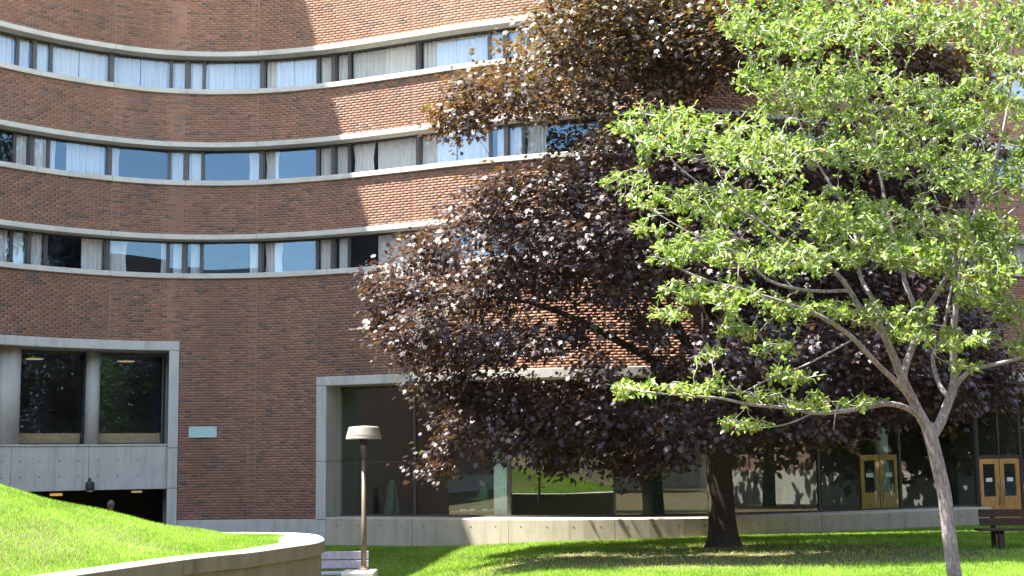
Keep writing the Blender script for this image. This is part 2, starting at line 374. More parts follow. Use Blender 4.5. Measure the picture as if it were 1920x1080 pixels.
# the bricks that show largest in the open part of the view become objects of their own
cen = P(bm_, .01, bz); px_, py_ = proj(cen)
vdir = cen[:, :2] - 0.0; nrm = P(bm_, 1.01, bz)[:, :2] - cen[:, :2]
facing = -np.sum(vdir * nrm, 1) / np.linalg.norm(vdir, axis=1); size = facing / np.sum(cen[:, :2] ** 2, 1) * (bs1 - bs0)
okv = (px_ > 4) & (px_ < 640) & (py_ > 4) & (py_ < 960)
order = np.argsort(-np.where(okv, size, -1))[:300]; single = np.zeros(nb, bool); single[order] = True
proud = .0032 + rng.normal(0, .0006, nb)
def brick_mesh(ix):
    n = len(ix); A, B, Z0, Z1, O = bs0[ix], bs1[ix], bz0[ix], bz1[ix], proud[ix]
    ch = .004
    vs = np.stack([P(A, -.02, Z0), P(B, -.02, Z0), P(B, -.02, Z1), P(A, -.02, Z1), P(A, O, Z0), P(B, O, Z0), P(B, O, Z1), P(A, O, Z1)], 1).reshape(-1, 3)
    base = np.array([(4, 5, 6, 7), (0, 1, 5, 4), (1, 2, 6, 5), (2, 3, 7, 6), (3, 0, 4, 7)])
    fs = (base[None] + (np.arange(n) * 8)[:, None, None]).reshape(-1, 4)
    return vs, fs, np.repeat(pick[ix], 5)
def quads_obj(name, vs, fs, mat, parent):
    me = bpy.data.meshes.new(name); nf, k = fs.shape
    me.vertices.add(len(vs)); me.vertices.foreach_set('co', np.asarray(vs, np.float32).ravel())
    me.loops.add(nf * k); me.loops.foreach_set('vertex_index', fs.astype(np.int32).ravel())
    me.polygons.add(nf); me.polygons.foreach_set('loop_start', np.arange(0, nf * k, k, dtype=np.int32))
    me.update(calc_edges=True); me.validate()
    me.materials.append(M[mat]); o = bpy.data.objects.new(name, me); col.objects.link(o); WM[o.name] = Matrix()
    if parent: adopt(o, parent)
    return o
def face_attr(me, name, vals, color=True):
    if color:
        a = me.attributes.new(name, 'FLOAT_COLOR', 'FACE'); v = np.concatenate([vals, np.ones((len(vals), 1))], 1)
        a.data.foreach_set('color', v.astype(np.float32).ravel())
    else:
        a = me.attributes.new(name, 'FLOAT', 'FACE'); a.data.foreach_set('value', np.asarray(vals, np.float32))
vs, fs, pk = brick_mesh(np.where(~single)[0])
bw = quads_obj('brickwork', vs, fs, 'brick', wall)
jit = 1 + rng.normal(0, .08, (len(pk) // 5, 1)); face_attr(bw.data, 'tint', np.clip(pal[pk] * np.repeat(jit, 5, 0), .02, .5)); bw['kind'] = 'stuff'
variants = []
for c in pal:
    mb = MB(); mb.box(-.1022, .1022, -.0036, .02, -.0337, .0337)
    me = bpy.data.meshes.new('brick'); me.from_pydata(mb.v, [], mb.f); me.materials.append(M['brick']); me.update()
    face_attr(me, 'tint', np.tile(c, (6, 1))); variants.append(me)
for i in order:
    o = bpy.data.objects.new('brick', variants[pick[i]]); col.objects.link(o); WM[o.name] = Matrix()
    o.location = P(bm_[i], 0, bz[i]); o.rotation_euler.z = ang(bm_[i]); o.scale.x = (bs1[i] - bs0[i]) / .2044
    adopt(o, wall)
# movement joints
for j in joints:
    for (a, b, z0, z1) in regions:
        if a < j < b: arc_part('movement_joint', 'sealant', wall, j - .008, j + .008, -.02, .004, z0 + .002, z1 - .002)
# the plain rest of the building: storeys above the picture, the wing out to the left, roof
arc_part('upper_storeys', 'brick_far', bld, 0, SEND, -8, -.002, 16.6, ROOF, step=.8)
arc_part('side_wing', 'brick_far', bld, 0, sA, -8, -.004, -1.4, 16.6, step=.8)
arc_part('end_wall', 'brick_far', bld, sB, SEND, -8, -.004, -.6, 16.6, step=.8)
arc_part('roof_coping', 'concrete_band', bld, 0, SEND, -8.1, .12, ROOF, ROOF + .2, step=.8)
# floors and the back of the rooms
for i, z in enumerate(ZH[1:] + [None]):
    lo = z if z else None
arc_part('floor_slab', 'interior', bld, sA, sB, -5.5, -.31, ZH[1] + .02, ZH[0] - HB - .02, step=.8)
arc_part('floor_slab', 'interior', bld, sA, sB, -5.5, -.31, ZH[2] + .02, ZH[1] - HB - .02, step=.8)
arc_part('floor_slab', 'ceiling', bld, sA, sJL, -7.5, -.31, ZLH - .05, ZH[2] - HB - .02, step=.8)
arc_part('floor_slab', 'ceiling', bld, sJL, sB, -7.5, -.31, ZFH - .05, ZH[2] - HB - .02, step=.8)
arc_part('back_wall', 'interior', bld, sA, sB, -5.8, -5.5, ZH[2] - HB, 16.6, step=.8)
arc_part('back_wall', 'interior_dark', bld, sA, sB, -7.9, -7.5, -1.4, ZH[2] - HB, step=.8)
arc_part('ground_slab', 'interior_dark', bld, sJR, sB, -7.5, -.93, -.5, .30, step=.8)
arc_part('ground_slab', 'interior_dark', bld, sA, sJL, -7.5, -1.25, 1.50, 2.30, step=.8)
arc_part('cross_wall', 'interior_dark', bld, sJL - .35, sJL - .02, -7.5, -1.0, -1.4, ZLH - .05)
arc_part('cross_wall', 'interior_dark', bld, sB - .3, sB - .01, -7.5, -1.0, -.6, ZFH - .05)
arc_part('cross_wall', 'interior_dark', bld, sJR + .02, sJR + .30, -7.5, -1.0, -.6, ZFH - .05)

# concrete bands
for r, zh in enumerate(ZH):
    for a, b in zip([sA] + joints, joints + [sB]):
        arc_part('window_head', 'concrete_band', bld, a + .006, b - .006, -.50, .10, zh - .155, zh - .004, bev=.012)
    half = [a for a, k in MUL if k in 'Tt' and sA + .1 < a < sB - .1]
    for a, b in zip([sA] + half, half + [sB]):
        arc_part('window_sill', 'concrete_band', bld, a + .005, b - .005, -.46, .075, zh - HB + .004, zh - HB + .155, bev=.012)

# ribbon windows: frame > pane, curtain
def curtain(parent, s0, s1, z0, z1, o, ph=0, gather=0.0):
    n = max(10, int((s1 - s0) / .022)); vs = []; fs = []
    wob = rng.normal(0, .012, n + 1)
    for lev, (z, k) in enumerate(((z1, .6), ((z0 + z1) / 2, .9), (z0, 1.15))):
        for i in range(n + 1):
            u = i / n; pin = gather * (.5 - u) * (1.0 if lev == 1 else (.35 if lev == 2 else 0)) * (s1 - s0)
            s = s0 + (s1 - s0) * u + pin
            vs.append(P(s, o + k * .034 * math.sin(i * 1.05 + ph + 1.3 * math.sin(i * .31 + ph) + wob[i] * 25) + wob[i] * .9, z))
    for l in range(2):
        for i in range(n): a = l * (n + 1) + i; fs.append((a, a + 1, a + n + 2, a + n + 1))
    c = obj('curtain', vs, fs, 'curtain', parent, True); face_attr(c.data, 'tint', np.full(len(fs), rng.random()), False); return c
def ribbon_window(s0, s1, z0, z1, cur, o=-.36):
    mb = MB(); t = .028
    arc_box(mb, s0, s1, o - .03, o + .03, z0, z0 + t); arc_box(mb, s0, s1, o - .03, o + .03, z1 - t * 1.4, z1)
    arc_box(mb, s0, s0 + t, o - .03, o + .03, z0 + t, z1 - t * 1.4); arc_box(mb, s1 - t, s1, o - .03, o + .03, z0 + t, z1 - t * 1.4)
    w = mb.build('window', 'frame', bld)
    mb = MB(); arc_box(mb, s0 + t, s1 - t, o - .004, o + .004, z0 + t, z1 - t * 1.4, step=9)
    mb.build('pane', 'glass', w)
    for (a, b) in cur:
        L_ = s1 - s0; curtain(w, s0 + .01 + a * (L_ - .02), s0 + .01 + b * (L_ - .02), z0 + .01, z1 - .03, o - .13 - .03 * rng.random(), rng.random() * 6, .0 if b - a > .36 else .18)
FULL = [(0, .5), (.51, 1)]
wide_rows = {0: {}, 1: {1: [(0, .16), (.33, 1)], 2: [(0, .17)], 3: [(.78, 1)], 4: [(0, .25)], 5: [(0, .34), (.38, 1)], 6: FULL},
             2: {0: [(.5, 1)], 1: [(.62, 1)], 2: [(0, .34), (.9, 1)], 3: [(.8, 1)], 4: [(0, .34)], 5: [(.38, 1)], 6: [(0, .3), (.7, 1)], 7: [(0, .45)]}}
narrow_rows = {0: {}, 1: {4: [(0, .8)], 6: [(.3, 1)]}, 2: {2: [(.3, 1)], 3: [(.25, .95)], 4: [(0, .75)], 5: [(.1, 1)], 6: [(.4, 1)], 7: [(0, .5)]}}
for r, zh in enumerate(ZH):
    z0, z1 = zh - HB + .157, zh - .157
    wi = ni = -1; hw = {'T': .05, 't': .05, 'm': .018}
    for (a, ka), (b, kb) in zip(MUL[:-1], MUL[1:]):
        wide = 'T' in (ka, kb)
        if wide: wi += 1
        else: ni += 1
        a += hw[ka] + .003; b -= hw[kb] + .003
        if b < sA + .05 or a > sB - .05: continue
        a = max(a, sA + .02); b = min(b, sB - .02)
        if wide: cur = wide_rows[r].get(wi, FULL if (r == 0 or rng.random() < .6) else [(0, .3)])
        else: cur = narrow_rows[r].get(ni, [(0, 1)])
        ribbon_window(a, b, z0, z1, cur)
    for c, kk in MUL:
        h = hw[kk]
        if sA < c - h and c + h < sB: arc_part('mullion', 'frame', bld, c - h, c + h, -.44, -.30 if h > .03 else -.32, z0, z1)

# ---- ground floor, left: deep concrete frame, round columns, spandrel panels, dark passage below
def tie_holes(parent, s0, s1, z_list, o, n):
    mb = MB()
    for z in z_list:
        for i in range(n):
            s = s0 + (s1 - s0) * (i + .5) / n; c = P(s, o + .003, z); e1 = P(s + .02, o + .003, z) - c
            ring = [c + e1 * math.cos(t) + np.array([0, 0, .02 * math.sin(t)]) for t in np.linspace(0, 2 * math.pi, 9)[:-1]]
            mb.add(ring, [tuple(range(8))])
    mb.build('tie_hole', 'hole', parent)['kind'] = 'stuff'
sL1 = s_at(316, 4, .0)
arc_part('entrance_lintel', 'concrete', bld, sA, sJL, -1.3, .05, ZLH - .27, ZLH - .004, bev=.012)
arc_part('entrance_jamb', 'concrete', bld, sL1, sJL - .004, -.9, .045, 2.62, ZLH - .275, bev=.012)
arc_part('entrance_jamb', 'concrete', bld, sL1, sJL - .004, -.9, .043, 1.48, 2.61, bev=.012)
arc_part('entrance_jamb', 'concrete', bld, sL1, sJL - .004, -.9, .045, -1.2, 1.47, bev=.012)
sC = s_at(166, 2.0, -.15); zs0, zs1 = 1.46, 2.71
sL0 = s_at(20, 2.0, -.15)
for a, b in ((sA, sL0), (sL0, sC), (sC, sL1)):
    pn = arc_part('spandrel_panel', 'concrete', bld, a + .006, b - .006, -.55, -.15, zs0, zs1 - .02, bev=.01)
    tie_holes(pn, a, b, (1.85, 2.28), -.15, 4)
arc_part('sill_ledge', 'concrete', bld, sA, sL1, -1.25, -.12, zs1 - .018, zs1 + .03)
for pxc, r_ in ((12, .36), (176, .20)):
    mb = MB(); s = s_at(pxc, 4, -.75); c = P(s, -.75 if r_ > .3 else -.9, 0)
    mb.lathe([(r_, zs1 + .032), (r_, ZLH - .272)], c[0], c[1], 28); mb.build('round_column', 'concrete', bld, True)
go = -1.15
edges = [s_at(28, 4, go), s_at(158, 4, go), s_at(306, 4, go)]
for a, b in zip(edges[:-1], edges[1:]):
    mb = MB(); t = .04
    arc_box(mb, a, b, go - .04, go + .04, zs1 + .03, zs1 + .08); arc_box(mb, a, b, go - .04, go + .04, ZLH - .36, ZLH - .275)
    arc_box(mb, a, a + t, go - .04, go + .04, zs1 + .08, ZLH - .36); arc_box(mb, b - t, b, go - .04, go + .04, zs1 + .08, ZLH - .36)
    w = mb.build('picture_window', 'frame', bld)
    mb = MB(); arc_box(mb, a + t, b - t, go - .005, go + .005, zs1 + .08, ZLH - .36, step=9); mb.build('pane', 'glass', w)
    arc_part('window_ledge', 'wood_ledge', w, a + .05, b - .05, go - .6, go - .15, zs1 + .05, zs1 + .36)
# passage soffit lamps, lamp on the spandrel
tag(arc_part('passage_lamp', 'lamp_orange', None, s_at(98, 1.3, -1.5), s_at(116, 1.3, -1.5), -1.7, -1.45, 1.30, 1.37), 'orange lit ceiling lamp in the dark passage above the grass mound', 'lamp', 'passage ceiling lamps')
tag(arc_part('passage_lamp', 'lamp_glow', None, s_at(248, 1.3, -2.5), s_at(266, 1.3, -2.5), -2.7, -2.45, 1.32, 1.37), 'pale strip ceiling lamp in the dark passage near the concrete jamb', 'lamp', 'passage ceiling lamps')
t_ = empty('wall_lamp', P(s_at(168, 1.5, -.1), -.1, 1.46)); tag(t_, 'small dark lantern fixed to the bottom of the concrete spandrel', 'lamp')
c = P(s_at(168, 1.5, -.05), -.02, 0); a_ = c[:2]
mb = MB(); mb.lathe([(.10, 1.47), (.125, 1.52), (.125, 1.66), (.09, 1.70), (.03, 1.72)], a_[0], a_[1], 12); mb.build('housing', 'steel_dark', t_)
mb = MB(); mb.lathe([(.05, 1.40), (.095, 1.42), (.098, 1.468)], a_[0], a_[1], 12); mb.build('lens', 'chrome', t_)
mb = MB(); arc_box(mb, s_at(166, 1.5, -.1), s_at(170, 1.5, -.1), -.15, -.08, 1.55, 1.80); mb.build('bracket', 'steel_dark', t_)
# plinth below the brick
sp0, sp1 = sJL, sJR; sm = s_at(462, .3)
for a, b in ((sp0, sm), (sm, sp1)):
    pn = arc_part('plinth_panel', 'concrete', bld, a + .005, b - .005, -.3, .02, -1.0, ZPL - .004, bev=.01); tie_holes(pn, a, b, (.22,), .02, 4)

# ---- ground floor, right: long shop-like glazing behind a concrete frame
G0 = .62; go = -.92
sR1 = s_at(611, 3, .05)
for z0, z1 in ((-.7, .55), (.56, 2.18), (2.19, ZFH - .265)):
    arc_part('frame_jamb', 'concrete', bld, sJR + .004, sR1, -1.0, .05, z0, z1, bev=.012)
hj = [sJR + .004] + [s_at(p, 4.4) for p in (980, 1345, 1690)] + [sB]
for a, b in zip(hj[:-1], hj[1:]): arc_part('frame_lintel', 'concrete', bld, a + .003, b - .003, -1.05, .055, ZFH - .26, ZFH - .004, bev=.012)
pxm = [622, 779, 957, 1153, 1332, 1536, 1689, 1833]
sm_ = [s_at(p, .8, go) for p in pxm]; zt = ZFH - .262
bj = [sR1 + .004] + [s_at(p, .3, .05) for p in (773, 953, 1153, 1345, 1541, 1696)] + [s_at(1843, .3, -.3)]
for i, (a, b) in enumerate(zip(bj[:-1], bj[1:])):
    pn = arc_part('base_panel', 'concrete_base', bld, a + .006, b - .006, -1.1, .05, -.6, G0, bev=.035)
    tie_holes(pn, a, b, (.40,), .05, 4)
for i, (a, b) in enumerate(zip(sm_[:-1], sm_[1:])):
    mb = MB(); t = .035
    arc_box(mb, a, b, go - .05, go + .05, G0 + .003, G0 + .05); arc_box(mb, a, b, go - .05, go + .05, zt - .07, zt)
    arc_box(mb, a, a + t, go - .05, go + .05, G0 + .05, zt - .07); arc_box(mb, b - t, b, go - .05, go + .05, G0 + .05, zt - .07)
    if i == 0: arc_box(mb, a + t, b - t, go - .02, go + .02, 2.13, 2.155)
    w = mb.build('shop_window', 'frame', bld)
    mb = MB(); arc_box(mb, a + t, b - t, go - .006, go + .006, G0 + .05, zt - .07, step=9); mb.build('pane', 'glass_green', w)
# pale columns standing inside the glass
for pxc in (942, 1326, 1655):
    mb = MB(); s = s_at(pxc, 1.5, -1.6); c = P(s, -1.6, 0); mb.lathe([(.19, .302), (.19, ZFH - .06)], c[0], c[1], 24); mb.build('inner_column', 'concrete', bld, True)
arc_part('inner_partition', 'interior', bld, s_at(640, 2, -3), s_at(1140, 2, -3), -6.2, -6.0, .302, ZFH - .06)
# oak double doors with glass lights; a second pair, added inside, stands in for their mirror image
def door_pair(pxa, pxb, o, z0, z1, label_parent):
    sa, sb = s_at(pxa, 1.2, o), s_at(pxb, 1.2, o); mid = (sa + sb) / 2
    for k, (a, b) in enumerate(((sa, mid - .02), (mid + .02, sb))):
        mb = MB(); st = .15 * (b - a) / .75; o0, o1 = o - .025, o + .025; zr = z0 + (z1 - z0) * .42
        arc_box(mb, a, a + st, o0, o1, z0, z1, 9); arc_box(mb, b - st, b, o0, o1, z0, z1, 9)
        arc_box(mb, a + st, b - st, o0, o1, z1 - .16, z1, 9); arc_box(mb, a + st, b - st, o0, o1, z0 + .02, zr, 9)
        d = mb.build('door', 'wood_door', label_parent)
        mb = MB(); arc_box(mb, a + st + .05, b - st - .05, o1 - .004, o1 + .004, z0 + .14, zr - .12, 9); mb.build('door_panel', 'wood_door', d)
        mb = MB(); arc_box(mb, a + st, b - st, o - .006, o + .006, zr, z1 - .16, 9); mb.build('pane', 'glass', d)
        mb = MB(); c = (a + b) / 2; arc_box(mb, c - .13, c + .13, o + .008, o + .012, zr + .44, zr + .56, 9); mb.build('notice', 'paper', d)
        h = b - .07 if k == 0 else a + .07; pts = [P(h, o1 + .002 + .055 * math.sin(math.pi * i / 6), zr - .28 + .75 * i / 6) for i in range(7)]
        mb = MB(); mb.tube(pts, .014, 6); mb.build('handle', 'chrome', d, True)
    return sa, sb
sa, sb = door_pair(1836, 1912, go, .06, 2.02, bld)
arc_part('threshold', 'concrete', bld, sa - .05, sb + .05, -1.2, -.6, -.3, .055)
for a, b in ((sa - .09, sa - .01), (sb + .01, sb + .09)): arc_part('door_post', 'frame', bld, a, b, go - .06, go + .06, -.2, zt)
arc_part('door_transom', 'frame', bld, sa - .008, sb + .008, go - .05, go + .05, 2.04, 2.12)
w = arc_part('transom_window', 'frame', bld, (sa + sb) / 2 - .03, (sa + sb) / 2 + .03, go - .04, go + .04, 2.121, zt)
for a, b in ((sa, (sa + sb) / 2 - .031), ((sa + sb) / 2 + .031, sb)):
    mb = MB(); arc_box(mb, a, b, go - .006, go + .006, 2.121, zt, 9); mb.build('pane', 'glass_green', w)
w = arc_part('side_window', 'frame', bld, sb + .091, sB, go - .05, go + .05, .3, .4)
mb = MB(); arc_box(mb, sb + .091, sB, go - .006, go + .006, .401, zt, 9); mb.build('pane', 'glass_green', w)
door_pair(1614, 1684, -1.35, .31, 2.18, bld)  # added pair in place of the reflected oak doors

# ------------------------------------------------------------------ planter with the grass mound
ZP = .90
near = [atz(x, y, ZP) for x, y in ((117, 1080), (320, 1051), (410, 1040), (473, 1034), (537, 1025), (587, 1018), (603, 1013.5), (608, 1009.5), (601, 1004.5), (587, 1001.5), (553, 999), (500, 998.3), (437, 998))]
pl = [(-6.9, 10.5), (-6.1, 13.6)] + [(p.x, p.y) for p in near] + [(-6.6, 26.2), (-9.5, 26.2), (-14, 25.6)]
OUT = catmull(pl, 6); No = len(OUT)
tg = np.gradient(OUT, axis=0); tg /= np.linalg.norm(tg, axis=1)[:, None]
INW = np.stack([-tg[:, 1], tg[:, 0]], 1)          # towards the grass (left of the walking direction)
tip = atz(608, 1009.5, ZP); dtip = np.hypot(OUT[:, 0] - tip.x, OUT[:, 1] - tip.y)
wid = .36 + .40 * np.exp(-(dtip / 1.5) ** 2)
IN = OUT + INW * wid[:, None]
pw = empty('planter', (-4.2, 21, -.6)); tag(pw, 'curved dark concrete planter wall with pale coping holding the grass mound', 'planter')
cl = np.concatenate([[0], np.cumsum(np.hypot(*np.diff(OUT, axis=0).T))])
jx = atz(410, 1040, ZP); j0 = cl[np.argmin(np.hypot(OUT[:, 0] - jx.x, OUT[:, 1] - jx.y))]
cuts = [0] + [c for c in [j0 - 6.4, j0 - 3.2, j0, j0 + 5.2, j0 + 9.0, j0 + 13] if 0 < c < cl[-1]] + [cl[-1]]
for a, b in zip(cuts[:-1], cuts[1:]):
    qs = np.unique(np.concatenate([[a + .006], cl[(cl > a + .02) & (cl < b - .02)], [b - .006]])); rs = []
    for q in qs:
        o2 = np.array([np.interp(q, cl, OUT[:, 0]), np.interp(q, cl, OUT[:, 1])]); i2 = np.array([np.interp(q, cl, IN[:, 0]), np.interp(q, cl, IN[:, 1])])
        d = (i2 - o2) / np.linalg.norm(i2 - o2); e = .015
        rs.append([(*o2, ZP - .22), (*o2, ZP - e), (*(o2 + d * e), ZP), (*i2, ZP + .004), (*i2, ZP - .22)])
    mb = MB(); mb.rings(rs); mb.build('coping', 'planter_top', pw)
# the fascia of the coping is as dark as the wall: a thin face of its own
mb = MB(); rs = [[(*(OUT[i] - INW[i] * .004), ZP - .218), (*(OUT[i] - INW[i] * .004), ZP - .02), (*(OUT[i] + INW[i] * .01), ZP - .016), (*(OUT[i] + INW[i] * .01), ZP - .218)] for i in range(No)]
mb.rings(rs); mb.build('fascia', 'planter_face', pw)
mb = MB(); rs = [[(*(OUT[i] + INW[i] * .045), -1.1), (*(OUT[i] + INW[i] * .045), ZP - .221), (*(OUT[i] + INW[i] * .34), ZP - .221), (*(OUT[i] + INW[i] * .34), -1.1)] for i in range(No)]
mb.rings(rs); mb.build('retaining_wall', 'planter_face', pw)
poly = np.vstack([OUT + INW * np.maximum(wid - .12, .2)[:, None], [(-16, 20), (-14, 8)]]); polyg = np.vstack([IN + INW * .02, [(-16, 20), (-14, 8)]])
def inside(poly, x, y):
    c = np.zeros(x.shape, bool); n = len(poly)
    for i in range(n):
        x1, y1 = poly[i]; x2, y2 = poly[(i + 1) % n]
        if y1 == y2: continue
        c ^= ((y1 > y) != (y2 > y)) & (x < (x2 - x1) * (y - y1) / (y2 - y1) + x1)
    return c
def dist_line(L_, x, y):
    best = np.full(x.shape, 1e9)
    for a, b in zip(L_[:-1], L_[1:]):
        d = b - a; t = np.clip(((x - a[0]) * d[0] + (y - a[1]) * d[1]) / (d @ d + 1e-9), 0, 1)
        best = np.minimum(best, np.hypot(x - a[0] - t * d[0], y - a[1] - t * d[1]))
    return best
def mound_z(x, y):
    ed = dist_line(IN[::2], x, y)
    xr = np.array([-14, -11, -8.68, -7.77, -7.17, -6.64, -6.26, -5.8, -4.8, -4.2, -3]); zr = np.array([2.5, 2.25, 1.86, 1.62, 1.47, 1.34, 1.26, 1.17, 1.0, .94, .90])
    ridge = np.interp(x, xr, zr) - (ZP - .02)
    return ZP - .025 + ridge * smooth01(0.0, 2.6, ed) + .02 * np.sin(x * 3.1 + y * 2.3) * smooth01(.2, 1, ed)
mx_, my_ = np.meshgrid(np.arange(-14.4, -2.6, .2), np.arange(8, 27, .2), indexing='ij')
ins = inside(poly, mx_, my_); mz_ = mound_z(mx_, my_); n1, n2 = mx_.shape
ff = []
for i in range(n1 - 1):
    for j in range(n2 - 1):
        if ins[i, j] and ins[i + 1, j] and ins[i, j + 1] and ins[i + 1, j + 1]: ff.append((i * n2 + j, (i + 1) * n2 + j, (i + 1) * n2 + j + 1, i * n2 + j + 1))
mo = obj('mound_ground', np.stack([mx_, my_, mz_], -1).reshape(-1, 3), ff, 'lawn', None, True); tag(mo, kind='structure')

def grass(name, x, y, z, h, w, label):
    n = len(x); a = rng.random(n) * 2 * math.pi; lean = rng.normal(0, .45, n) ; la = rng.random(n) * 2 * math.pi
    hh = h * (.55 + .75 * rng.random(n)); dx, dy = np.cos(a) * w / 2, np.sin(a) * w / 2
    b0 = np.stack([x - dx, y - dy, z - .01], 1); b1 = np.stack([x + dx, y + dy, z - .01], 1)
    tp = np.stack([x + np.cos(la) * hh * lean, y + np.sin(la) * hh * lean, z + hh], 1)
    vs = np.stack([b0, b1, tp], 1).reshape(-1, 3); fs = np.arange(3 * n).reshape(n, 3)
    o = quads_obj(name, vs, fs, 'blade', None)
    t = np.clip(rng.normal(.45, .2, n) + .2 * np.sin(x * 1.7 + 2 * np.sin(y * .9)) * np.sin(y * 1.3) + .12 * np.sin(x * 5.1 + y * 3.7) * np.sin(y * 4.3 - x * 2), 0, .95); t[rng.random(n) < .03 + .05 * (np.sin(x * 2.3 + 1) * np.sin(y * 1.9) > .6)] = 1
    face_attr(o.data, 'tint', t, False); tag(o, label, 'grass', kind='stuff'); return o
n = 330000
x = rng.uniform(-11.5, -3, n); y = rng.uniform(13, 26.4, n)
k = inside(polyg, x, y); x, y = x[k], y[k]; pxg, pyg = proj(np.stack([x, y, mound_z(x, y)], -1)); k = (pxg > -30) & (pyg < 1110); x, y = x[k], y[k]
grass('mound_grass', x, y, mound_z(x, y), .048, .009, 'bright sunlit grass covering the mound in the planter')
n = 520000
x = rng.uniform(-5.5, 15.5, n); y = 24.3 + (41 - 24.3) * rng.random(n) ** 1.15
px2, py2 = proj(np.stack([x, y, gh(x, y)], -1)); k = (px2 > 590) & (px2 < 1950) & (py2 < 1100)
e = np.hypot((x - TREE_XY[0]) / 7.5, (y - TREE_XY[1] + 2.6) / 4.0); k &= rng.random(n) > .93 * (1 - smooth01(.6, 1.15, e))
x, y = x[k], y[k]
# keep blades in front of the building
fy = np.interp(x, CV[100:, 0], CV[100:, 1]); k = y < fy - .12; x, y = x[k], y[k]
grass('lawn_grass', x, y, gh(x, y), .06, .018, 'green lawn between the maple and the glass front, patchy in the shade')

# ------------------------------------------------------------------ lamp, benches, plaque
lp = at(682, 1065, 30.0); LX, LY, LZ = lp
LZ = -.12
t_ = empty('path_lamp', (LX, LY, LZ)); tag(t_, 'slender bronze post lamp with wide white drum shade beside the bench', 'lamp')
mb = MB(); mb.lathe([(.058, LZ + .02), (.060, LZ + 1.08), (.050, LZ + 1.10), (.046, LZ + 2.36)], LX, LY, 16); mb.build('pole', 'bronze', t_, True)
mb = MB(); mb.lathe([(.13, LZ), (.13, LZ + .022), (.075, LZ + .05), (.062, LZ + .09)], LX, LY, 16); mb.build('base_plate', 'bronze', t_)
for k in range(4):
    a = k * math.pi / 2 + .7; mb = MB(); mb.lathe([(.016, LZ + .02), (.016, LZ + .05), (.008, LZ + .06)], LX + .1 * math.cos(a), LY + .1 * math.sin(a), 6); mb.build('bolt', 'bronze', t_)
mb = MB(); mb.lathe([(.048, LZ + 2.34), (.062, LZ + 2.37), (.075, LZ + 2.5), (.108, LZ + 2.80)], LX, LY, 18); mb.build('neck', 'neck', t_, True)
mb = MB(); prof = [(.10, LZ + 2.80), (.25, LZ + 2.81), (.36, LZ + 2.775), (.384, LZ + 2.77), (.388, LZ + 2.785), (.372, LZ + 2.86), (.325, LZ + 3.02), (.305, LZ + 3.035), (.10, LZ + 3.055), (.005, LZ + 3.06)]
mb.lathe(prof, LX, LY, 40); s_ = mb.build('lamp_shade', 'lampwhite', t_)
mb = MB(); mb.lathe([(.377, LZ + 2.855), (.3785, LZ + 2.862), (.375, LZ + 2.869)], LX, LY, 40, False); mb.build('seam', 'lampwhite', s_)
t_ = MB(); t_.bevbox(LX - .42, LX + .27, LY - .55, LY + .28, -.85, LZ - .001, .025)
tag(t_.build('lamp_footing', 'planter_top'), 'concrete block under the post lamp at the end of the bench', 'block')

def bench(x0, x1, yb, z, mat, label, piers, over=0.0):
    t = empty('park_bench', ((x0 + x1) / 2, yb - .3, z)); tag(t, label, 'bench', 'slatted benches on the lawn')
    for k in range(2):
        zb = z + .50 + k * .19; mb = MB(); yo = yb - .01 + .035 * k; mb.bevbox(x0, x1, yo, yo + .045, zb, zb + .165, .008); mb.build('back_slat', mat, t)
    for k in range(4):
        y0 = yb - .50 + k * .118; mb = MB(); mb.bevbox(x0 - over, x1 + over, y0, y0 + .108, z + .40, z + .445, .008); mb.build('seat_slat', mat, t)
    for q in piers:
        mb = MB(); mb.bevbox(q - .05, q + .05, yb + .05, yb + .11, z - .05, z + .84, .008); mb.build('back_post', mat, t)
        mb = MB(); mb.bevbox(q - .06, q + .06, yb - .46, yb - .32, z - .05, z + .399, .01); mb.build('leg', mat, t)
        mb = MB(); mb.bevbox(q - .04, q + .04, yb - .46, yb + .049, z + .33, z + .398, .008); mb.build('seat_bearer', mat, t)
bench(-5.5, -3.16, 30.35, -.60, 'bench_wood', 'weathered grey slatted bench half hidden behind the planter beside the lamp', (-5.0, -3.45))
b0 = at(1848, 1030, 31.0)
bench(b0.x, b0.x + 1.9, 31.3, gh(b0.x + .5, 31.0) - .0, 'bench_dark', 'dark brown slatted bench on the shaded lawn before the oak doors', (b0.x + .32, b0.x + 1.6), .15)

sq0, sq1 = s_at(354, 2.9, .02), s_at(406, 2.9, .02); zq0 = at(380, 820, float(P(sq0, 0, 0)[1])).z; zq1 = at(380, 800, float(P(sq0, 0, 0)[1])).z
t_ = empty('wall_plaque', P((sq0 + sq1) / 2, .02, zq0)); tag(t_, 'small pale teal plaque screwed to the shaded brick wall', 'plaque')
mb = MB(); arc_box(mb, sq0, sq1, .012, .035, zq0, zq1, 9); mb.build('plate', 'plaque', t_)
mb = MB(); e = .016
for a, b, c, d in ((sq0, sq1, zq0, zq0 + e), (sq0, sq1, zq1 - e, zq1), (sq0, sq0 + e, zq0 + e, zq1 - e), (sq1 - e, sq1, zq0 + e, zq1 - e)): arc_box(mb, a, b, .0352, .042, c, d, 9)
mb.build('rim', 'white_panel', t_)
for a in (sq0 + .035, sq1 - .035):
    for z in (zq0 + .035, zq1 - .035):
        mb = MB(); arc_box(mb, a - .011, a + .011, .0352, .046, z - .011, z + .011, 9); mb.build('screw', 'steel_dark', t_)
mb = MB()                                        # worn lettering, unreadable in the photograph
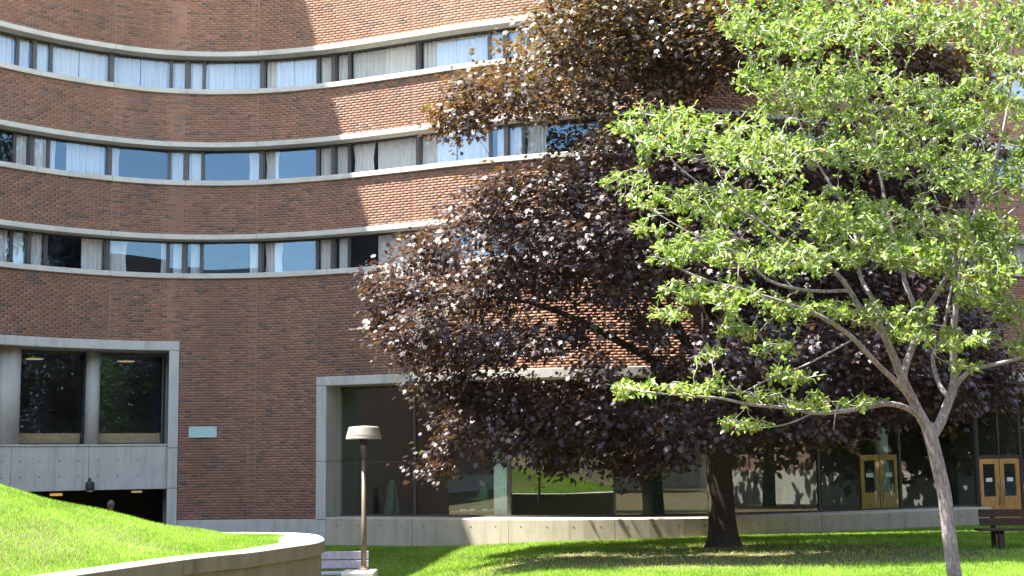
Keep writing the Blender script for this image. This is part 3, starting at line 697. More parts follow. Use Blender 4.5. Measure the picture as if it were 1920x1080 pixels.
for row, (z, u0, u1) in enumerate(((.66, .16, .90), (.44, .18, .86), (.22, .40, .62))):
    u = u0
    while u < u1:
        l = random.uniform(.012, .03); zc = zq0 + (zq1 - zq0) * z
        if random.random() > .16: arc_box(mb, sq0 + (sq1 - sq0) * u, sq0 + (sq1 - sq0) * (u + l), .0352, .038, zc - random.uniform(.006, .02), zc + random.uniform(.006, .02), 9)
        u += l + random.uniform(.008, .02)
mb.build('lettering', 'marks', t_)

# ------------------------------------------------------------------ people
def person(name, base, face, joints_, label, top, hair, head_c):
    """one skinned body; joints_: dict of point lists with radii (local: x right, y forward, z up)"""
    rot = Matrix.Rotation(face, 3, 'Z'); base = Vector(base)
    W_ = lambda p: base + rot @ Vector(p)
    t = empty(name, base); tag(t, label, 'person')
    vs, es, rad, idx = [], [], [], {}
    def node(key, p, r):
        if key not in idx: idx[key] = len(vs); vs.append(W_(p)); rad.append(r)
        return idx[key]
    for chain in joints_:
        last = None
        for key, p, r in chain:
            i = node(key, p, r)
            if last is not None and (last, i) not in es: es.append((last, i))
            last = i
    me = bpy.data.meshes.new('body'); me.from_pydata([tuple(v) for v in vs], es, []); o = bpy.data.objects.new('body', me); col.objects.link(o); WM[o.name] = Matrix()
    me.materials.append(M[top]); adopt(o, t)
    sk = o.modifiers.new('skin', 'SKIN'); sk.use_smooth_shade = True
    for i, r in enumerate(rad):
        d = me.skin_vertices[0].data[i]; d.radius = (r, r); d.use_root = (i == 0)
    sb_ = o.modifiers.new('sub', 'SUBSURF'); sb_.levels = 1; sb_.render_levels = 2
    hc = Vector(head_c)
    def blob(nm, c, r, mat, cut=None):
        mb = MB(); n, m_ = 16, 12; rings = []
        for k in range(1, m_):
            th = math.pi * k / m_; rings.append([W_(hc + Vector(c) + Vector((r[0] * math.sin(th) * math.cos(2 * math.pi * i / n), r[1] * math.sin(th) * math.sin(2 * math.pi * i / n), -r[2] * math.cos(th) * (1 + .08 * math.sin(3 * i))))) for i in range(n)])
        mb.rings(rings); return mb.build(nm, mat, t, True)
    h = blob('head', (0, 0, 0), (.076, .095, .115), 'skin')
    for nm, c, r, mt in (('nose', (0, .095, -.015), (.014, .02, .026), 'skin'), ('ear', (.078, -.005, -.005), (.012, .025, .034), 'skin'), ('ear', (-.078, -.005, -.005), (.012, .025, .034), 'skin'),
                         ('eye', (.03, .083, .008), (.013, .012, .008), 'hair_dark'), ('eye', (-.03, .083, .008), (.013, .012, .008), 'hair_dark'), ('mouth', (0, .083, -.055), (.024, .012, .006), 'cloth_dark')):
        blob(nm, c, r, mt)
    blob('hair', (0, -.022, .03), (.092, .10, .108), hair)
    return t
def standing():
    j = [[('pelvis', (0, 0, .95), .15), ('waist', (0, 0, 1.12), .13), ('chest', (0, .01, 1.32), .155), ('neckb', (0, 0, 1.47), .07), ('neck', (0, .01, 1.54), .055)]]
    for s in (1, -1):
        j.append([('chest', (0, .01, 1.32), .155), (f'sh{s}', (s * .19, 0, 1.41), .065), (f'el{s}', (s * .25, -.03, 1.13), .05), (f'wr{s}', (s * .24, .08, .9), .032), (f'pa{s}', (s * .235, .1, .82), .035)])
        for q, dx in enumerate((-.028, -.01, .01, .026)): j.append([(f'pa{s}', (s * .235, .1, .82), .035), (f'fa{s}{q}', (s * .235 + dx * .4, .1 + dx, .77), .010), (f'fb{s}{q}', (s * .232 + dx * .4, .115 + dx, .73 + abs(dx) * .4), .009)])
        j.append([(f'pa{s}', (s * .235, .1, .82), .035), (f'ta{s}', (s * .225, .145, .83), .011), (f'tb{s}', (s * .22, .165, .80), .009)])
        j.append([('pelvis', (0, 0, .95), .15), (f'hp{s}', (s * .1, 0, .86), .095), (f'kn{s}', (s * .11, .02, .5), .065), (f'an{s}', (s * .11, -.02, .09), .042), (f'to{s}', (s * .12, .14, .04), .038)])
    return j
def seated():
    j = [[('pelvis', (0, 0, .52), .15), ('waist', (0, .02, .69), .13), ('chest', (0, .06, .89), .15), ('neckb', (0, .08, 1.03), .07), ('neck', (0, .10, 1.10), .055)]]
    for s in (1, -1):
        j.append([('chest', (0, .06, .89), .15), (f'sh{s}', (s * .19, .06, .98), .065), (f'el{s}', (s * .24, .16, .74), .05), (f'wr{s}', (s * .14, .38, .76), .032), (f'pa{s}', (s * .11, .46, .765), .034)])
        for q, dx in enumerate((-.028, -.01, .01, .026)): j.append([(f'pa{s}', (s * .11, .46, .765), .034), (f'fa{s}{q}', (s * .1 + dx, .51, .772), .010), (f'fb{s}{q}', (s * .1 + dx, .545, .757), .009)])
        j.append([(f'pa{s}', (s * .11, .46, .765), .034), (f'ta{s}', (s * .065, .46, .77), .011), (f'tb{s}', (s * .05, .49, .765), .009)])
        j.append([('pelvis', (0, 0, .52), .15), (f'hp{s}', (s * .1, .06, .5), .095), (f'kn{s}', (s * .12, .44, .5), .068), (f'an{s}', (s * .12, .42, .09), .042), (f'to{s}', (s * .12, .56, .04), .038)])
    return j
hp = at(208, 948, 35.0)
person('person', (hp.x, 35.0, hp.z - 1.66), R(25), standing(), 'person standing beyond the grass mound, only grey hair showing before dark passage', 'cloth_dark', 'hair_grey', (0, .02, 1.66))
sp_in = P(s_at(912, 1.3, -2.6), -2.6, .302)
person('person', tuple(sp_in), R(120), seated(), 'person in green top sitting behind the glass next to white panel', 'cloth_green', 'hair_dark', (0, .12, 1.22))
a_ = ang(s_at(912, 1.3, -2.6)); SX, SY = sp_in[0], sp_in[1]
t_ = empty('chair', tuple(sp_in)); tag(t_, 'plain dark chair under the person behind the glass', 'chair')
mb = MB(); mb.bevbox(SX - .22, SX + .22, SY - .22, SY + .22, .302 + .36, .302 + .40, .01); mb.build('seat', 'cloth_dark', t_)
mb = MB(); mb.bevbox(SX + .20, SX + .24, SY - .22, SY + .22, .302 + .52, .302 + .86, .01); mb.build('backrest', 'cloth_dark', t_)
for dx in (-.2, .2):
    for dy in (-.2, .2): mb = MB(); mb.box(SX + dx - .018, SX + dx + .018, SY + dy - .018, SY + dy + .018, .302, .302 + (.86 if dx > 0 else .36)); mb.build('leg', 'steel_dark', t_)
# low table with books by the glass, draped coat on a stand, white panel, ceiling lamps
tb = P(s_at(896, 1.0, -1.75), -1.75, .302)
t_ = empty('side_table', tuple(tb)); tag(t_, 'low table behind the glass below the seated person', 'table')
mb = MB(); mb.bevbox(tb[0] - .75, tb[0] + .75, tb[1] - .3, tb[1] + .3, .72, .76, .008); mb.build('tabletop', 'wood_ledge', t_)
for dx in (-.68, .68):
    for dy in (-.25, .25): mb = MB(); mb.box(tb[0] + dx - .02, tb[0] + dx + .02, tb[1] + dy - .02, tb[1] + dy + .02, .302, .72); mb.build('leg', 'steel_dark', t_)
for k, (dx, lab) in enumerate(((-.30, 'open book on the left of the table behind the glass'), (.32, 'open book on the right of the table behind the glass'))):
    mb = MB(); rs = []
    for i in range(9):
        u = -1 + i / 4; z = .762 + .05 * (abs(u) ** .5) * (1 - .35 * abs(u)) * (1 if abs(u) > 0 else .6)
        rs.append([(tb[0] + dx + u * .2, tb[1] - .2, .762), (tb[0] + dx + u * .2, tb[1] - .2, z + .008), (tb[0] + dx + u * .2, tb[1] + .1, z + .008), (tb[0] + dx + u * .2, tb[1] + .1, .762)])
    mb.rings(rs); tag(mb.build('book', 'paper'), lab, 'book', 'books on the table')
s1_, s2_ = s_at(926, 1.3, -1.3), s_at(950, 1.3, -1.3)
tag(arc_part('display_board', 'white_panel', None, s1_, s2_, -1.34, -1.30, .66, 2.35), 'white upright board leaning inside the glass by the dark mullion', 'board')
ct = P(s_at(735, 1.2, -1.9), -1.9, .302)
t_ = empty('coat_stand', tuple(ct)); tag(t_, 'pale green coat draped over a stand behind the first glass pane', 'coat stand')
mb = MB(); mb.tube([(ct[0], ct[1], .302), (ct[0], ct[1], 1.62)], .02, 8); mb.build('post', 'steel_dark', t_)
mb = MB(); mb.lathe([(.2, .302), (.2, .325), (.03, .345)], ct[0], ct[1], 16); mb.build('foot', 'steel_dark', t_)
mb = MB(); rs = []
for k in range(9):
    z = 1.60 - k * .13; r = .05 + .17 * (k / 8) ** .6
    rs.append([(ct[0] + r * (1 + .22 * math.sin(5 * a + k * .4)) * math.cos(a), ct[1] + .7 * r * (1 + .22 * math.sin(5 * a + k * .4)) * math.sin(a), z + .03 * math.sin(3 * a)) for a in np.linspace(0, 2 * math.pi, 33)[:-1]])
mb.rings(rs); mb.build('coat', 'cloth_pale', t_, True)
for pxl, zc, o, lab in ((65, ZLH - .42, -2.4, 'round yellow ceiling lamp in the left pane of the recessed window'), (237, ZLH - .42, -2.4, 'round yellow ceiling lamp in the right pane of the recessed window'),
                        (764, ZFH - .32, -2.6, 'round yellow ceiling lamp behind the first glass pane near maple')):
    c = P(s_at(pxl, zc, o), o, zc); t_ = empty('ceiling_lamp', (c[0], c[1], zc)); tag(t_, lab, 'lamp', 'round ceiling lamps behind the glass')
    mb = MB(); mb.lathe([(.26, zc), (.27, zc + .06), (.1, zc + .09)], c[0], c[1], 24); mb.build('housing', 'steel_dark', t_)
    mb = MB(); mb.lathe([(.24, zc - .02), (.25, zc - .001)], c[0], c[1], 24); mb.build('diffuser', 'lamp_glow', t_)
    mb = MB(); mb.tube([(c[0], c[1], zc + .09), (c[0], c[1], zc + .28)], .015, 6); mb.build('stem', 'steel_dark', t_)

# ------------------------------------------------------------------ trees
def norm(a): return a / (np.linalg.norm(a, axis=-1, keepdims=True) + 1e-9)
def fastubes(name, paths, mat, parent, n):
    """paths: list of (pts (k,3), radii (k)) -> one mesh of tubes, built with numpy"""
    V = []; Fq = []; base = 0; an = np.linspace(0, 2 * math.pi, n, endpoint=False); ca, sa_ = np.cos(an), np.sin(an)
    for pts, rad in paths:
        t = norm(np.gradient(pts, axis=0)); ref = np.array([.31, .87, .38]); a = norm(np.cross(t, ref)); b = np.cross(t, a)
        ring = pts[:, None] + (a[:, None] * ca[None, :, None] + b[:, None] * sa_[None, :, None]) * rad[:, None, None]
        V.append(ring.reshape(-1, 3)); k = len(pts)
        i, j = np.meshgrid(np.arange(k - 1), np.arange(n), indexing='ij'); j2 = (j + 1) % n
        Fq.append(np.stack([i * n + j, i * n + j2, (i + 1) * n + j2, (i + 1) * n + j], -1).reshape(-1, 4) + base); base += k * n
    o = quads_obj(name, np.concatenate(V), np.concatenate(Fq), mat, parent)
    o.data.polygons.foreach_set('use_smooth', np.ones(len(o.data.polygons), bool)); return o
def grow(skel, targets, rmax, rtip, wob, up):
    """join every twig target to the nearest wood, so that branches fork as they go out"""
    N = np.concatenate([p for p, r in skel]); RR = np.concatenate([r for p, r in skel]); D = np.concatenate([norm(np.gradient(p, axis=0)) for p, r in skel])
    cap = len(N) + len(targets) * 6; NA = np.zeros((cap, 3)); NA[:len(N)] = N; RA = np.zeros(cap); RA[:len(N)] = RR; DA = np.zeros((cap, 3)); DA[:len(N)] = D; c = len(N)
    d0 = np.min(np.linalg.norm(targets[:, None, :] - N[None, ::3], axis=2), axis=1); out = []
    for t in targets[np.argsort(d0)]:
        v = t - NA[:c]; dd = np.linalg.norm(v, axis=1); al = np.sum(v * DA[:c], 1) / (dd + 1e-6)
        i = int(np.argmin(dd * (1.35 - .35 * al) + .15 * (RA[:c] > rmax)))
        p0 = NA[i]; L_ = dd[i]; k = max(4, min(7, int(L_ / .25) + 3)); u = np.linspace(0, 1, k)[:, None]
        ctrl = p0 + DA[i] * L_ * .35 + (t - p0) * .25 + np.array([0, 0, up * L_])
        pts = (1 - u) ** 2 * p0 + 2 * u * (1 - u) * ctrl + u * u * t
        pts[1:-1] += rng.normal(0, wob * L_, (k - 2, 3))
        r0 = min(RA[i] * .7, rmax, rtip + .016 * L_); rad = r0 + (rtip - r0) * u[:, 0] ** .8
        out.append((pts, rad)); m_ = k - 1
        NA[c:c + m_] = pts[1:]; RA[c:c + m_] = rad[1:]; DA[c:c + m_] = norm(np.gradient(pts, axis=0))[1:]; c += m_
    return out
def leaf_frames(dirs, nor):
    y = norm(dirs); z = norm(nor - np.sum(nor * y, 1)[:, None] * y); x = np.cross(y, z); return np.stack([x, y, z], 1)      # rows
def make_leaves(tree, pos, dirs, nor, size, tint, tv, tf, mat):
    fr = leaf_frames(dirs, nor); tv = np.asarray(tv, float); tf = np.asarray(tf)
    px, py = proj(pos); dist = np.linalg.norm(pos - np.array([0, 0, CAMZ]), axis=1)
    view = norm(np.array([0, 0, CAMZ]) - pos); show = size ** 2 / dist ** 2 * np.abs(np.sum(view * fr[:, 2], 1))
    show[(px < 0) | (px > 1920) | (py < 0) | (py > 1080)] = 0
    one = np.argsort(-show)[:300]; msk = np.ones(len(pos), bool); msk[one] = False
    vs = pos[msk][:, None] + np.einsum('vk,nkj->nvj', tv, fr[msk]) * size[msk][:, None, None]
    fs = (tf[None] + (np.arange(msk.sum()) * len(tv))[:, None, None]).reshape(-1, tf.shape[1])
    cr = quads_obj('crown', vs.reshape(-1, 3), fs, mat, tree); face_attr(cr.data, 'tint', np.repeat(tint[msk], len(tf)), False); cr['kind'] = 'stuff'
    var = []
    for q in range(6):
        me = bpy.data.meshes.new('leaf'); me.from_pydata([tuple(v) for v in tv], [], [tuple(f) for f in tf]); me.materials.append(M[mat]); me.update(); face_attr(me, 'tint', np.full(len(tf), (q + .5) / 6), False); var.append(me)
    for i in one:
        o = bpy.data.objects.new('leaf', var[min(5, int(tint[i] * 6))]); col.objects.link(o); WM[o.name] = Matrix()
        mm = Matrix(fr[i].T.tolist()).to_4x4(); mm = Matrix.Translation(Vector(pos[i])) @ mm @ Matrix.Scale(float(size[i]), 4)
        o.parent = cr; o.matrix_parent_inverse = Matrix(); o.matrix_basis = mm
    return cr
def pxpath(pts, r0, r1, n=10, pw_=1.0):
    q = catmull([at(a, b, Y) for a, b, Y in pts], n); u = np.linspace(0, 1, len(q)); return q, r0 + (r1 - r0) * u ** pw_
def clump_points(cl, dens, centre, half, thick, jitter, Y0, scale_px, lim=None):
    """twig targets: ellipsoid clumps given by outline position, spread through the crown's depth"""
    out = []
    for (px, py, rx, ry) in cl:
        rho = ((px - centre[0]) / half[0]) ** 2 + ((py - centre[1]) / half[1]) ** 2
        dep = thick * math.sqrt(max(.06, 1 - rho)); layers = 1 if dep < thick * .45 else (2 if dep < thick * .8 else 3)
        for k in range(layers):
            Y = Y0 + (0 if layers == 1 else dep * (2 * k / (layers - 1) - 1) * .8) + rng.normal(0, jitter)
            n = max(3, int(math.pi * rx * ry * dens / (1 if layers == 1 else .62 * layers)))
            d = norm(rng.normal(0, 1, (n, 3))); r = rng.random(n) ** (1 / 2.2)
            c = np.array(at(px, py, Y)); sc = Y / F
            p = c + d * r[:, None] * np.array([rx * sc, max(rx, ry) * sc * .9, ry * sc]); out.append(p)
    p = np.concatenate(out)
    if lim is not None: p = p[lim(p)]
    return p

# ---- purple maple
MX, MY = TREE_XY; mz = float(gh(MX, MY))
mt_ = empty('maple_tree', (MX, MY, mz)); tag(mt_, 'large purple-leaved maple with dark trunk on the lawn before the glass front', 'tree')
trunk = pxpath([(1357, 1030, 33), (1355, 990, 33), (1351, 930, 33), (1347, 860, 33), (1343, 790, 33), (1338, 700, 33), (1332, 590, 33), (1318, 470, 32.8), (1280, 330, 32.6), (1240, 200, 32.5), (1220, 60, 32.4)], .36, .06, 8)
tr_r = trunk[1].copy(); zz = trunk[0][:, 2]; tr_r = .31 - .25 * np.clip((zz - 1.5) / 11, 0, 1) + .16 * np.exp(-(zz - mz) / .28); trunk = (trunk[0], tr_r)
limbs = [pxpath([(1347, 850, 33), (1290, 760, 32.6), (1240, 690, 32), (1160, 640, 31.4), (1060, 590, 31), (960, 560, 30.7), (840, 545, 30.5), (740, 560, 30.4)], .13, .02),
         pxpath([(1342, 770, 33), (1290, 650, 32.5), (1210, 540, 32), (1110, 430, 31.5), (1010, 360, 31), (930, 390, 30.8)], .12, .02),
         pxpath([(1332, 590, 33), (1300, 460, 32.3), (1220, 330, 32), (1130, 230, 31.5), (1020, 190, 31.2), (890, 215, 31)], .10, .015),
         pxpath([(1280, 330, 32.6), (1200, 220, 32), (1120, 130, 31.8), (1040, 90, 31.5)], .07, .015),
         pxpath([(1338, 700, 33), (1390, 560, 33), (1450, 400, 33), (1500, 220, 33), (1520, 40, 33)], .13, .03),
         pxpath([(1343, 790, 33), (1440, 690, 32.5), (1570, 600, 32), (1690, 500, 31.7), (1770, 390, 31.5)], .12, .02),
         pxpath([(1347, 860, 33), (1450, 800, 32.6), (1580, 770, 32.2), (1720, 740, 32), (1840, 690, 32)], .11, .02),
         pxpath([(1345, 830, 33), (1240, 790, 32), (1110, 770, 31.2), (970, 780, 30.6), (870, 810, 30.3), (820, 860, 30.2)], .10, .015),
         pxpath([(1343, 790, 33), (1310, 690, 31), (1270, 600, 29.5), (1230, 520, 28.5)], .10, .02),
         pxpath([(1343, 790, 33), (1420, 690, 31), (1500, 600, 29.5), (1580, 520, 28.7)], .10, .02),
         pxpath([(1343, 770, 33), (1380, 640, 34), (1430, 500, 35), (1450, 380, 35.4)], .08, .02),
         pxpath([(1450, 400, 33), (1560, 300, 32), (1660, 200, 31.5), (1760, 140, 31.5)], .08, .02)]
fastubes('trunk', [trunk], 'bark_maple', mt_, 18)
for L_ in limbs: fastubes('limb', [L_], 'bark_maple', mt_, 10)
mc = [(1110, 30, 130, 80), (1030, 105, 90, 50), (1190, 120, 150, 80), (920, 165, 70, 45), (860, 225, 62, 38), (985, 178, 105, 46), (1110, 185, 70, 34), (1185, 262, 80, 42), (1125, 288, 45, 24), (1290, 330, 80, 50), (1240, 40, 120, 90),
      (1350, 70, 150, 110), (1500, 50, 150, 110), (1650, 70, 140, 110), (1770, 140, 90, 110), (1180, -70, 160, 80), (1400, -70, 180, 90), (1620, -60, 170, 90),
      (950, 354, 75, 40), (1065, 342, 85, 36), (1140, 350, 100, 60), (900, 410, 75, 45), (1000, 430, 100, 60), (1100, 440, 100, 60), (820, 475, 80, 42), (735, 535, 52, 38), (850, 555, 110, 60), (960, 530, 110, 60), (1070, 530, 70, 40), (725, 595, 42, 36), (775, 640, 75, 50), (880, 650, 100, 55), (980, 640, 75, 40), (1075, 625, 60, 26), (1170, 545, 70, 36), (1150, 480, 80, 50), (1215, 620, 50, 30), (1120, 690, 55, 24), (1250, 690, 50, 26), 
      (825, 715, 55, 40), (900, 750, 90, 55), (860, 815, 55, 40), (812, 872, 40, 28), (950, 815, 75, 50), (1000, 760, 80, 50), (1045, 855, 45, 38), (1085, 790, 75, 50), (1160, 800, 60, 50), (1190, 865, 55, 28),
      (1250, 400, 110, 80), (1400, 320, 140, 100), (1560, 320, 140, 110), (1700, 320, 110, 110), (1800, 300, 60, 110), (1330, 490, 110, 70), (1480, 500, 130, 90), (1620, 500, 130, 100), (1740, 500, 100, 100), (1260, 240, 80, 60),
      (1245, 850, 50, 34), (1310, 790, 75, 50), (1420, 770, 100, 50), (1530, 790, 80, 40), (1640, 750, 90, 50), (1750, 735, 90, 55), (1850, 710, 70, 60), (1400, 660, 110, 70), (1540, 660, 120, 80), (1680, 650, 110, 80), (1810, 630, 60, 80)]
def wall_y(x): return np.interp(x, CV[80:, 0], CV[80:, 1])
tgt = clump_points(mc, .0036, (1340, 380), (760, 640), 4.4, .5, 31.6, 80, lambda p: (p[:, 1] < wall_y(p[:, 0]) - 1.0) & (p[:, 2] > 1.3))
br = grow([trunk] + limbs, tgt, .05, .006, .035, .05)
fastubes('branches', br, 'bark_maple', mt_, 5)['kind'] = 'stuff'
tips = np.array([b[0][-1] for b in br]); K = 19
cen_m = tips.mean(0)
pos = np.repeat(tips, K, 0); n = len(pos); off = rng.normal(0, 1, (n, 3)) * np.array([.23, .23, .15]); pos = pos + off
outw = norm(pos - np.array([MX, MY - 1, 5.5])) * np.array([1, 1, .5])
dirs = norm(norm(off) * .9 + outw * .6 + rng.normal(0, .5, (n, 3)) + np.array([0, 0, -.55])); nor = norm(np.array([0, 0, 1.0]) + outw * .6 + np.repeat(rng.normal(0, .33, (len(tips), 3)), K, 0) + rng.normal(0, .26, (n, 3)))
k = (pos[:, 1] < wall_y(pos[:, 0]) - .5) & (pos[:, 2] > 1.15); pos, dirs, nor = pos[k], dirs[k], nor[k]; n = len(pos)
MT = [(0, 0, 0), (.16, -.06, .01), (.50, .10, -.06), (.30, .28, .03), (.60, .58, -.07), (.26, .56, .02), (0, 1.0, -.10), (-.26, .56, .02), (-.60, .58, -.07), (-.30, .28, .03), (-.50, .10, -.06), (-.16, -.06, .01), (0, .36, .045)]
MF = [(12, i, (i + 1) % 12) for i in range(12)]
tint = np.clip(rng.normal(.30, .16, n) + .45 * smooth01(7.5, 11.5, pos[:, 2] + rng.normal(0, .8, n)), 0, .97); tint[rng.random(n) < .02] = 1  # upper leaves painted lighter olive for sun shining through the crown
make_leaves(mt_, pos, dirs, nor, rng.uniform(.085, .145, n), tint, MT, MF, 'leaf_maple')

# ---- young green tree in front
yb = at(1796, 1135, 19.0); gz0 = float(gh(yb.x, yb.y))
yt = empty('young_tree', (yb.x, yb.y, gz0)); tag(yt, 'young tree with pale forked trunk and small bright green leaves in front', 'tree')
b_ = lambda L_, r0, r1: pxpath(L_, r0 * .9, r1 * .95, 8)
ytr = b_([(1800, 1160, 19), (1795, 1110, 19), (1787, 1060, 19), (1779, 1000, 19), (1771, 930, 19), (1758, 870, 19), (1744, 815, 19), (1738, 795, 19)], .108, .095)
ys_ = [b_([(1741, 806, 19), (1722, 772, 18.95), (1704, 735, 18.9), (1690, 705, 18.8), (1672, 661, 18.7), (1654, 624, 18.6), (1620, 590, 18.5), (1593, 545, 18.4), (1560, 505, 18.3), (1500, 470, 18.2), (1430, 420, 18.1), (1350, 330, 18)], .085, .012),
       b_([(1712, 752, 18.92), (1696, 720, 19.1), (1697, 690, 19.2), (1709, 655, 19.3), (1721, 615, 19.4), (1714, 575, 19.5), (1697, 530, 19.6), (1688, 480, 19.7), (1660, 380, 19.8), (1640, 260, 19.8), (1610, 120, 19.8), (1590, 20, 19.8)], .068, .012),
       b_([(1721, 615, 19.4), (1742, 573, 19.3), (1765, 536, 19.2), (1788, 490, 19), (1803, 435, 18.9), (1815, 380, 18.8), (1800, 280, 18.8), (1760, 160, 18.8)], .045, .012),
       b_([(1715, 757, 18.95), (1686, 722, 18.6), (1644, 682, 18.3), (1598, 633, 18), (1543, 596, 17.8), (1487, 573, 17.6), (1400, 545, 17.4), (1310, 520, 17.3), (1230, 480, 17.2)], .05, .010),
       b_([(1748, 818, 19), (1762, 795, 19.05), (1775, 762, 19.1), (1787, 728, 19.1), (1790, 690, 19.1), (1786, 650, 19.1), (1790, 600, 19), (1797, 541, 18.9), (1806, 490, 18.8), (1826, 408, 18.7), (1850, 345, 18.6), (1882, 240, 18.5), (1896, 150, 18.4), (1905, 30, 18.3)], .082, .014),
       b_([(1783, 738, 19.1), (1802, 711, 19), (1825, 692, 18.9), (1865, 683, 18.7), (1925, 667, 18.5), (1990, 640, 18.4)], .045, .02),
       b_([(1780, 748, 19.1), (1760, 718, 19.3), (1749, 672, 19.5), (1763, 640, 19.6), (1776, 578, 19.8), (1790, 470, 20), (1750, 360, 20.2)], .04, .01),
       b_([(1728, 784, 18.97), (1700, 765, 18.7), (1663, 757, 18.5), (1617, 765, 18.3), (1570, 772, 18.1), (1524, 774, 18), (1478, 765, 17.9), (1404, 758, 17.7), (1353, 747, 17.6), (1305, 743, 17.5), (1240, 738, 17.4), (1170, 730, 17.3)], .048, .008),
       b_([(1600, 636, 18), (1515, 682, 17.7), (1450, 707, 17.5), (1394, 735, 17.4)], .016, .006),
       b_([(1654, 624, 18.6), (1640, 570, 18.9), (1614, 520, 19.2), (1608, 470, 19.5), (1590, 400, 19.8), (1530, 300, 20), (1480, 180, 20.2), (1440, 60, 20.3)], .04, .01),
       b_([(1593, 545, 18.4), (1520, 545, 18.1), (1445, 527, 17.8), (1385, 476, 17.6), (1300, 440, 17.4), (1215, 390, 17.3)], .028, .007),
       b_([(1570, 772, 18.1), (1571, 757, 18.0), (1566, 780, 17.9), (1563, 806, 17.9)], .016, .006),
       b_([(1524, 774, 18), (1490, 790, 17.9), (1450, 800, 17.8), (1390, 805, 17.7)], .014, .006),
       b_([(1797, 541, 18.9), (1830, 480, 18.6), (1870, 420, 18.3), (1930, 370, 18)], .03, .01),
       b_([(1430, 420, 18.1), (1350, 370, 17.8), (1260, 300, 17.6), (1200, 200, 17.5)], .018, .006)]
fastubes('trunk', [ytr], 'bark_young', yt, 16)
for L_ in ys_: fastubes('limb', [L_], 'bark_young', yt, 9)
yc = [(1450, 50, 100, 55), (1560, 50, 110, 55), (1680, 50, 110, 60), (1800, 40, 90, 60), (1400, 135, 50, 45), (1880, 110, 50, 70), (1395, 40, 40, 40), (1500, 165, 100, 55), (1620, 165, 105, 60), (1740, 175, 95, 60), (1840, 205, 65, 60),
      (1265, 225, 85, 38), (1365, 275, 100, 55), (1475, 285, 105, 60), (1600, 285, 105, 60), (1720, 300, 95, 60), (1825, 325, 65, 55), (1900, 290, 45, 65), (1235, 295, 75, 32), (1225, 385, 60, 30), (1320, 385, 95, 48), (1440, 385, 100, 50), (1560, 385, 100, 50), (1680, 395, 90, 45), (1790, 420, 60, 40), (1890, 430, 50, 55),
      (1245, 465, 55, 24), (1330, 475, 75, 32), (1430, 495, 85, 34), (1540, 485, 85, 34), (1640, 475, 70, 36), (1740, 490, 55, 34), (1860, 520, 60, 34), (1300, 545, 75, 24), (1400, 555, 80, 26), (1480, 575, 50, 22), (1370, 620, 45, 20), (1820, 640, 55, 24), (1890, 600, 40, 36), (1780, 690, 35, 16),
      (1215, 733, 60, 17), (1300, 747, 60, 20), (1390, 795, 55, 15), (1480, 722, 36, 20), (1540, 740, 45, 20), (1610, 752, 36, 18), (1185, 738, 30, 12), (1330, 690, 30, 14), (1420, -30, 90, 50), (1550, -40, 100, 50), (1690, -50, 100, 50), (1840, -30, 90, 50), (1930, 40, 50, 60), (1935, 200, 50, 60), (1940, 350, 50, 60), (1200, 345, 45, 22), (1180, 250, 40, 18), (1210, 430, 40, 18), (1260, 590, 45, 16), (1450, 640, 40, 16), (1560, 590, 50, 20), (1640, 560, 50, 24), (1700, 570, 45, 22), (1850, 570, 55, 24), (1900, 510, 45, 26), (1680, 625, 40, 16), (1750, 610, 40, 18), (1900, 660, 40, 20), (1410, 722, 45, 12), (1500, 660, 40, 14), (1850, 470, 60, 30), (1590, 440, 70, 28), (1700, 450, 70, 28)]
yc = [(a + rng.normal(0, 14), b + rng.normal(0, 12), c * 1.2, d * 1.0) for a, b, c, d in yc]
tgt = np.concatenate([clump_points([c for c in yc if c[1] < 430], .0039, (1580, 250), (560, 480), 1.5, .35, 18.6, 140), clump_points([c for c in yc if c[1] >= 430], .0058, (1580, 300), (560, 900), 1.2, .3, 18.0, 140)])
br = grow([ytr] + ys_, tgt, .026, .0052, .05, .05)
fastubes('branches', br, 'twig_young', yt, 5)['kind'] = 'stuff'
pos = []; dirs = []
for pts, rad in br:
    L_ = np.linalg.norm(pts[-1] - pts[0]); t = norm(pts[-1] - pts[-2]); nl = rng.integers(6, 11)
    u = 1 - rng.random(nl) ** 1.2 * min(1, .42 / max(L_, .1)); idx = u * (len(pts) - 1); i0 = np.minimum(idx.astype(int), len(pts) - 2); fr_ = (idx - i0)[:, None]
    p = pts[i0] * (1 - fr_) + pts[i0 + 1] * fr_; d = norm(t * .7 + rng.normal(0, .75, (nl, 3)) + np.array([0, 0, -.1])); pos.append(p + d * .02); dirs.append(d)
pos = np.concatenate(pos); dirs = np.concatenate(dirs); n = len(pos)
nor = norm(np.array([-.15, -.1, 1.0]) + rng.normal(0, .5, (n, 3)))
LT = [(0, 0, 0), (.20, .22, .05), (.30, .52, .05), (.20, .80, .03), (0, 1.05, -.05), (-.20, .80, .03), (-.30, .52, .05), (-.20, .22, .05), (0, .3, 0), (0, .7, -.01)]
LF = [(0, 1, 8), (1, 2, 8), (2, 9, 8), (2, 3, 9), (3, 4, 9), (0, 8, 7), (7, 8, 6), (6, 8, 9), (6, 9, 5), (5, 9, 4)]
tint = np.clip(rng.normal(.48, .26, n), 0, .93); tint[rng.random(n) < .012] = 1
make_leaves(yt, pos, dirs, nor, rng.uniform(.045, .092, n), tint, LT, LF, 'leaf_green')

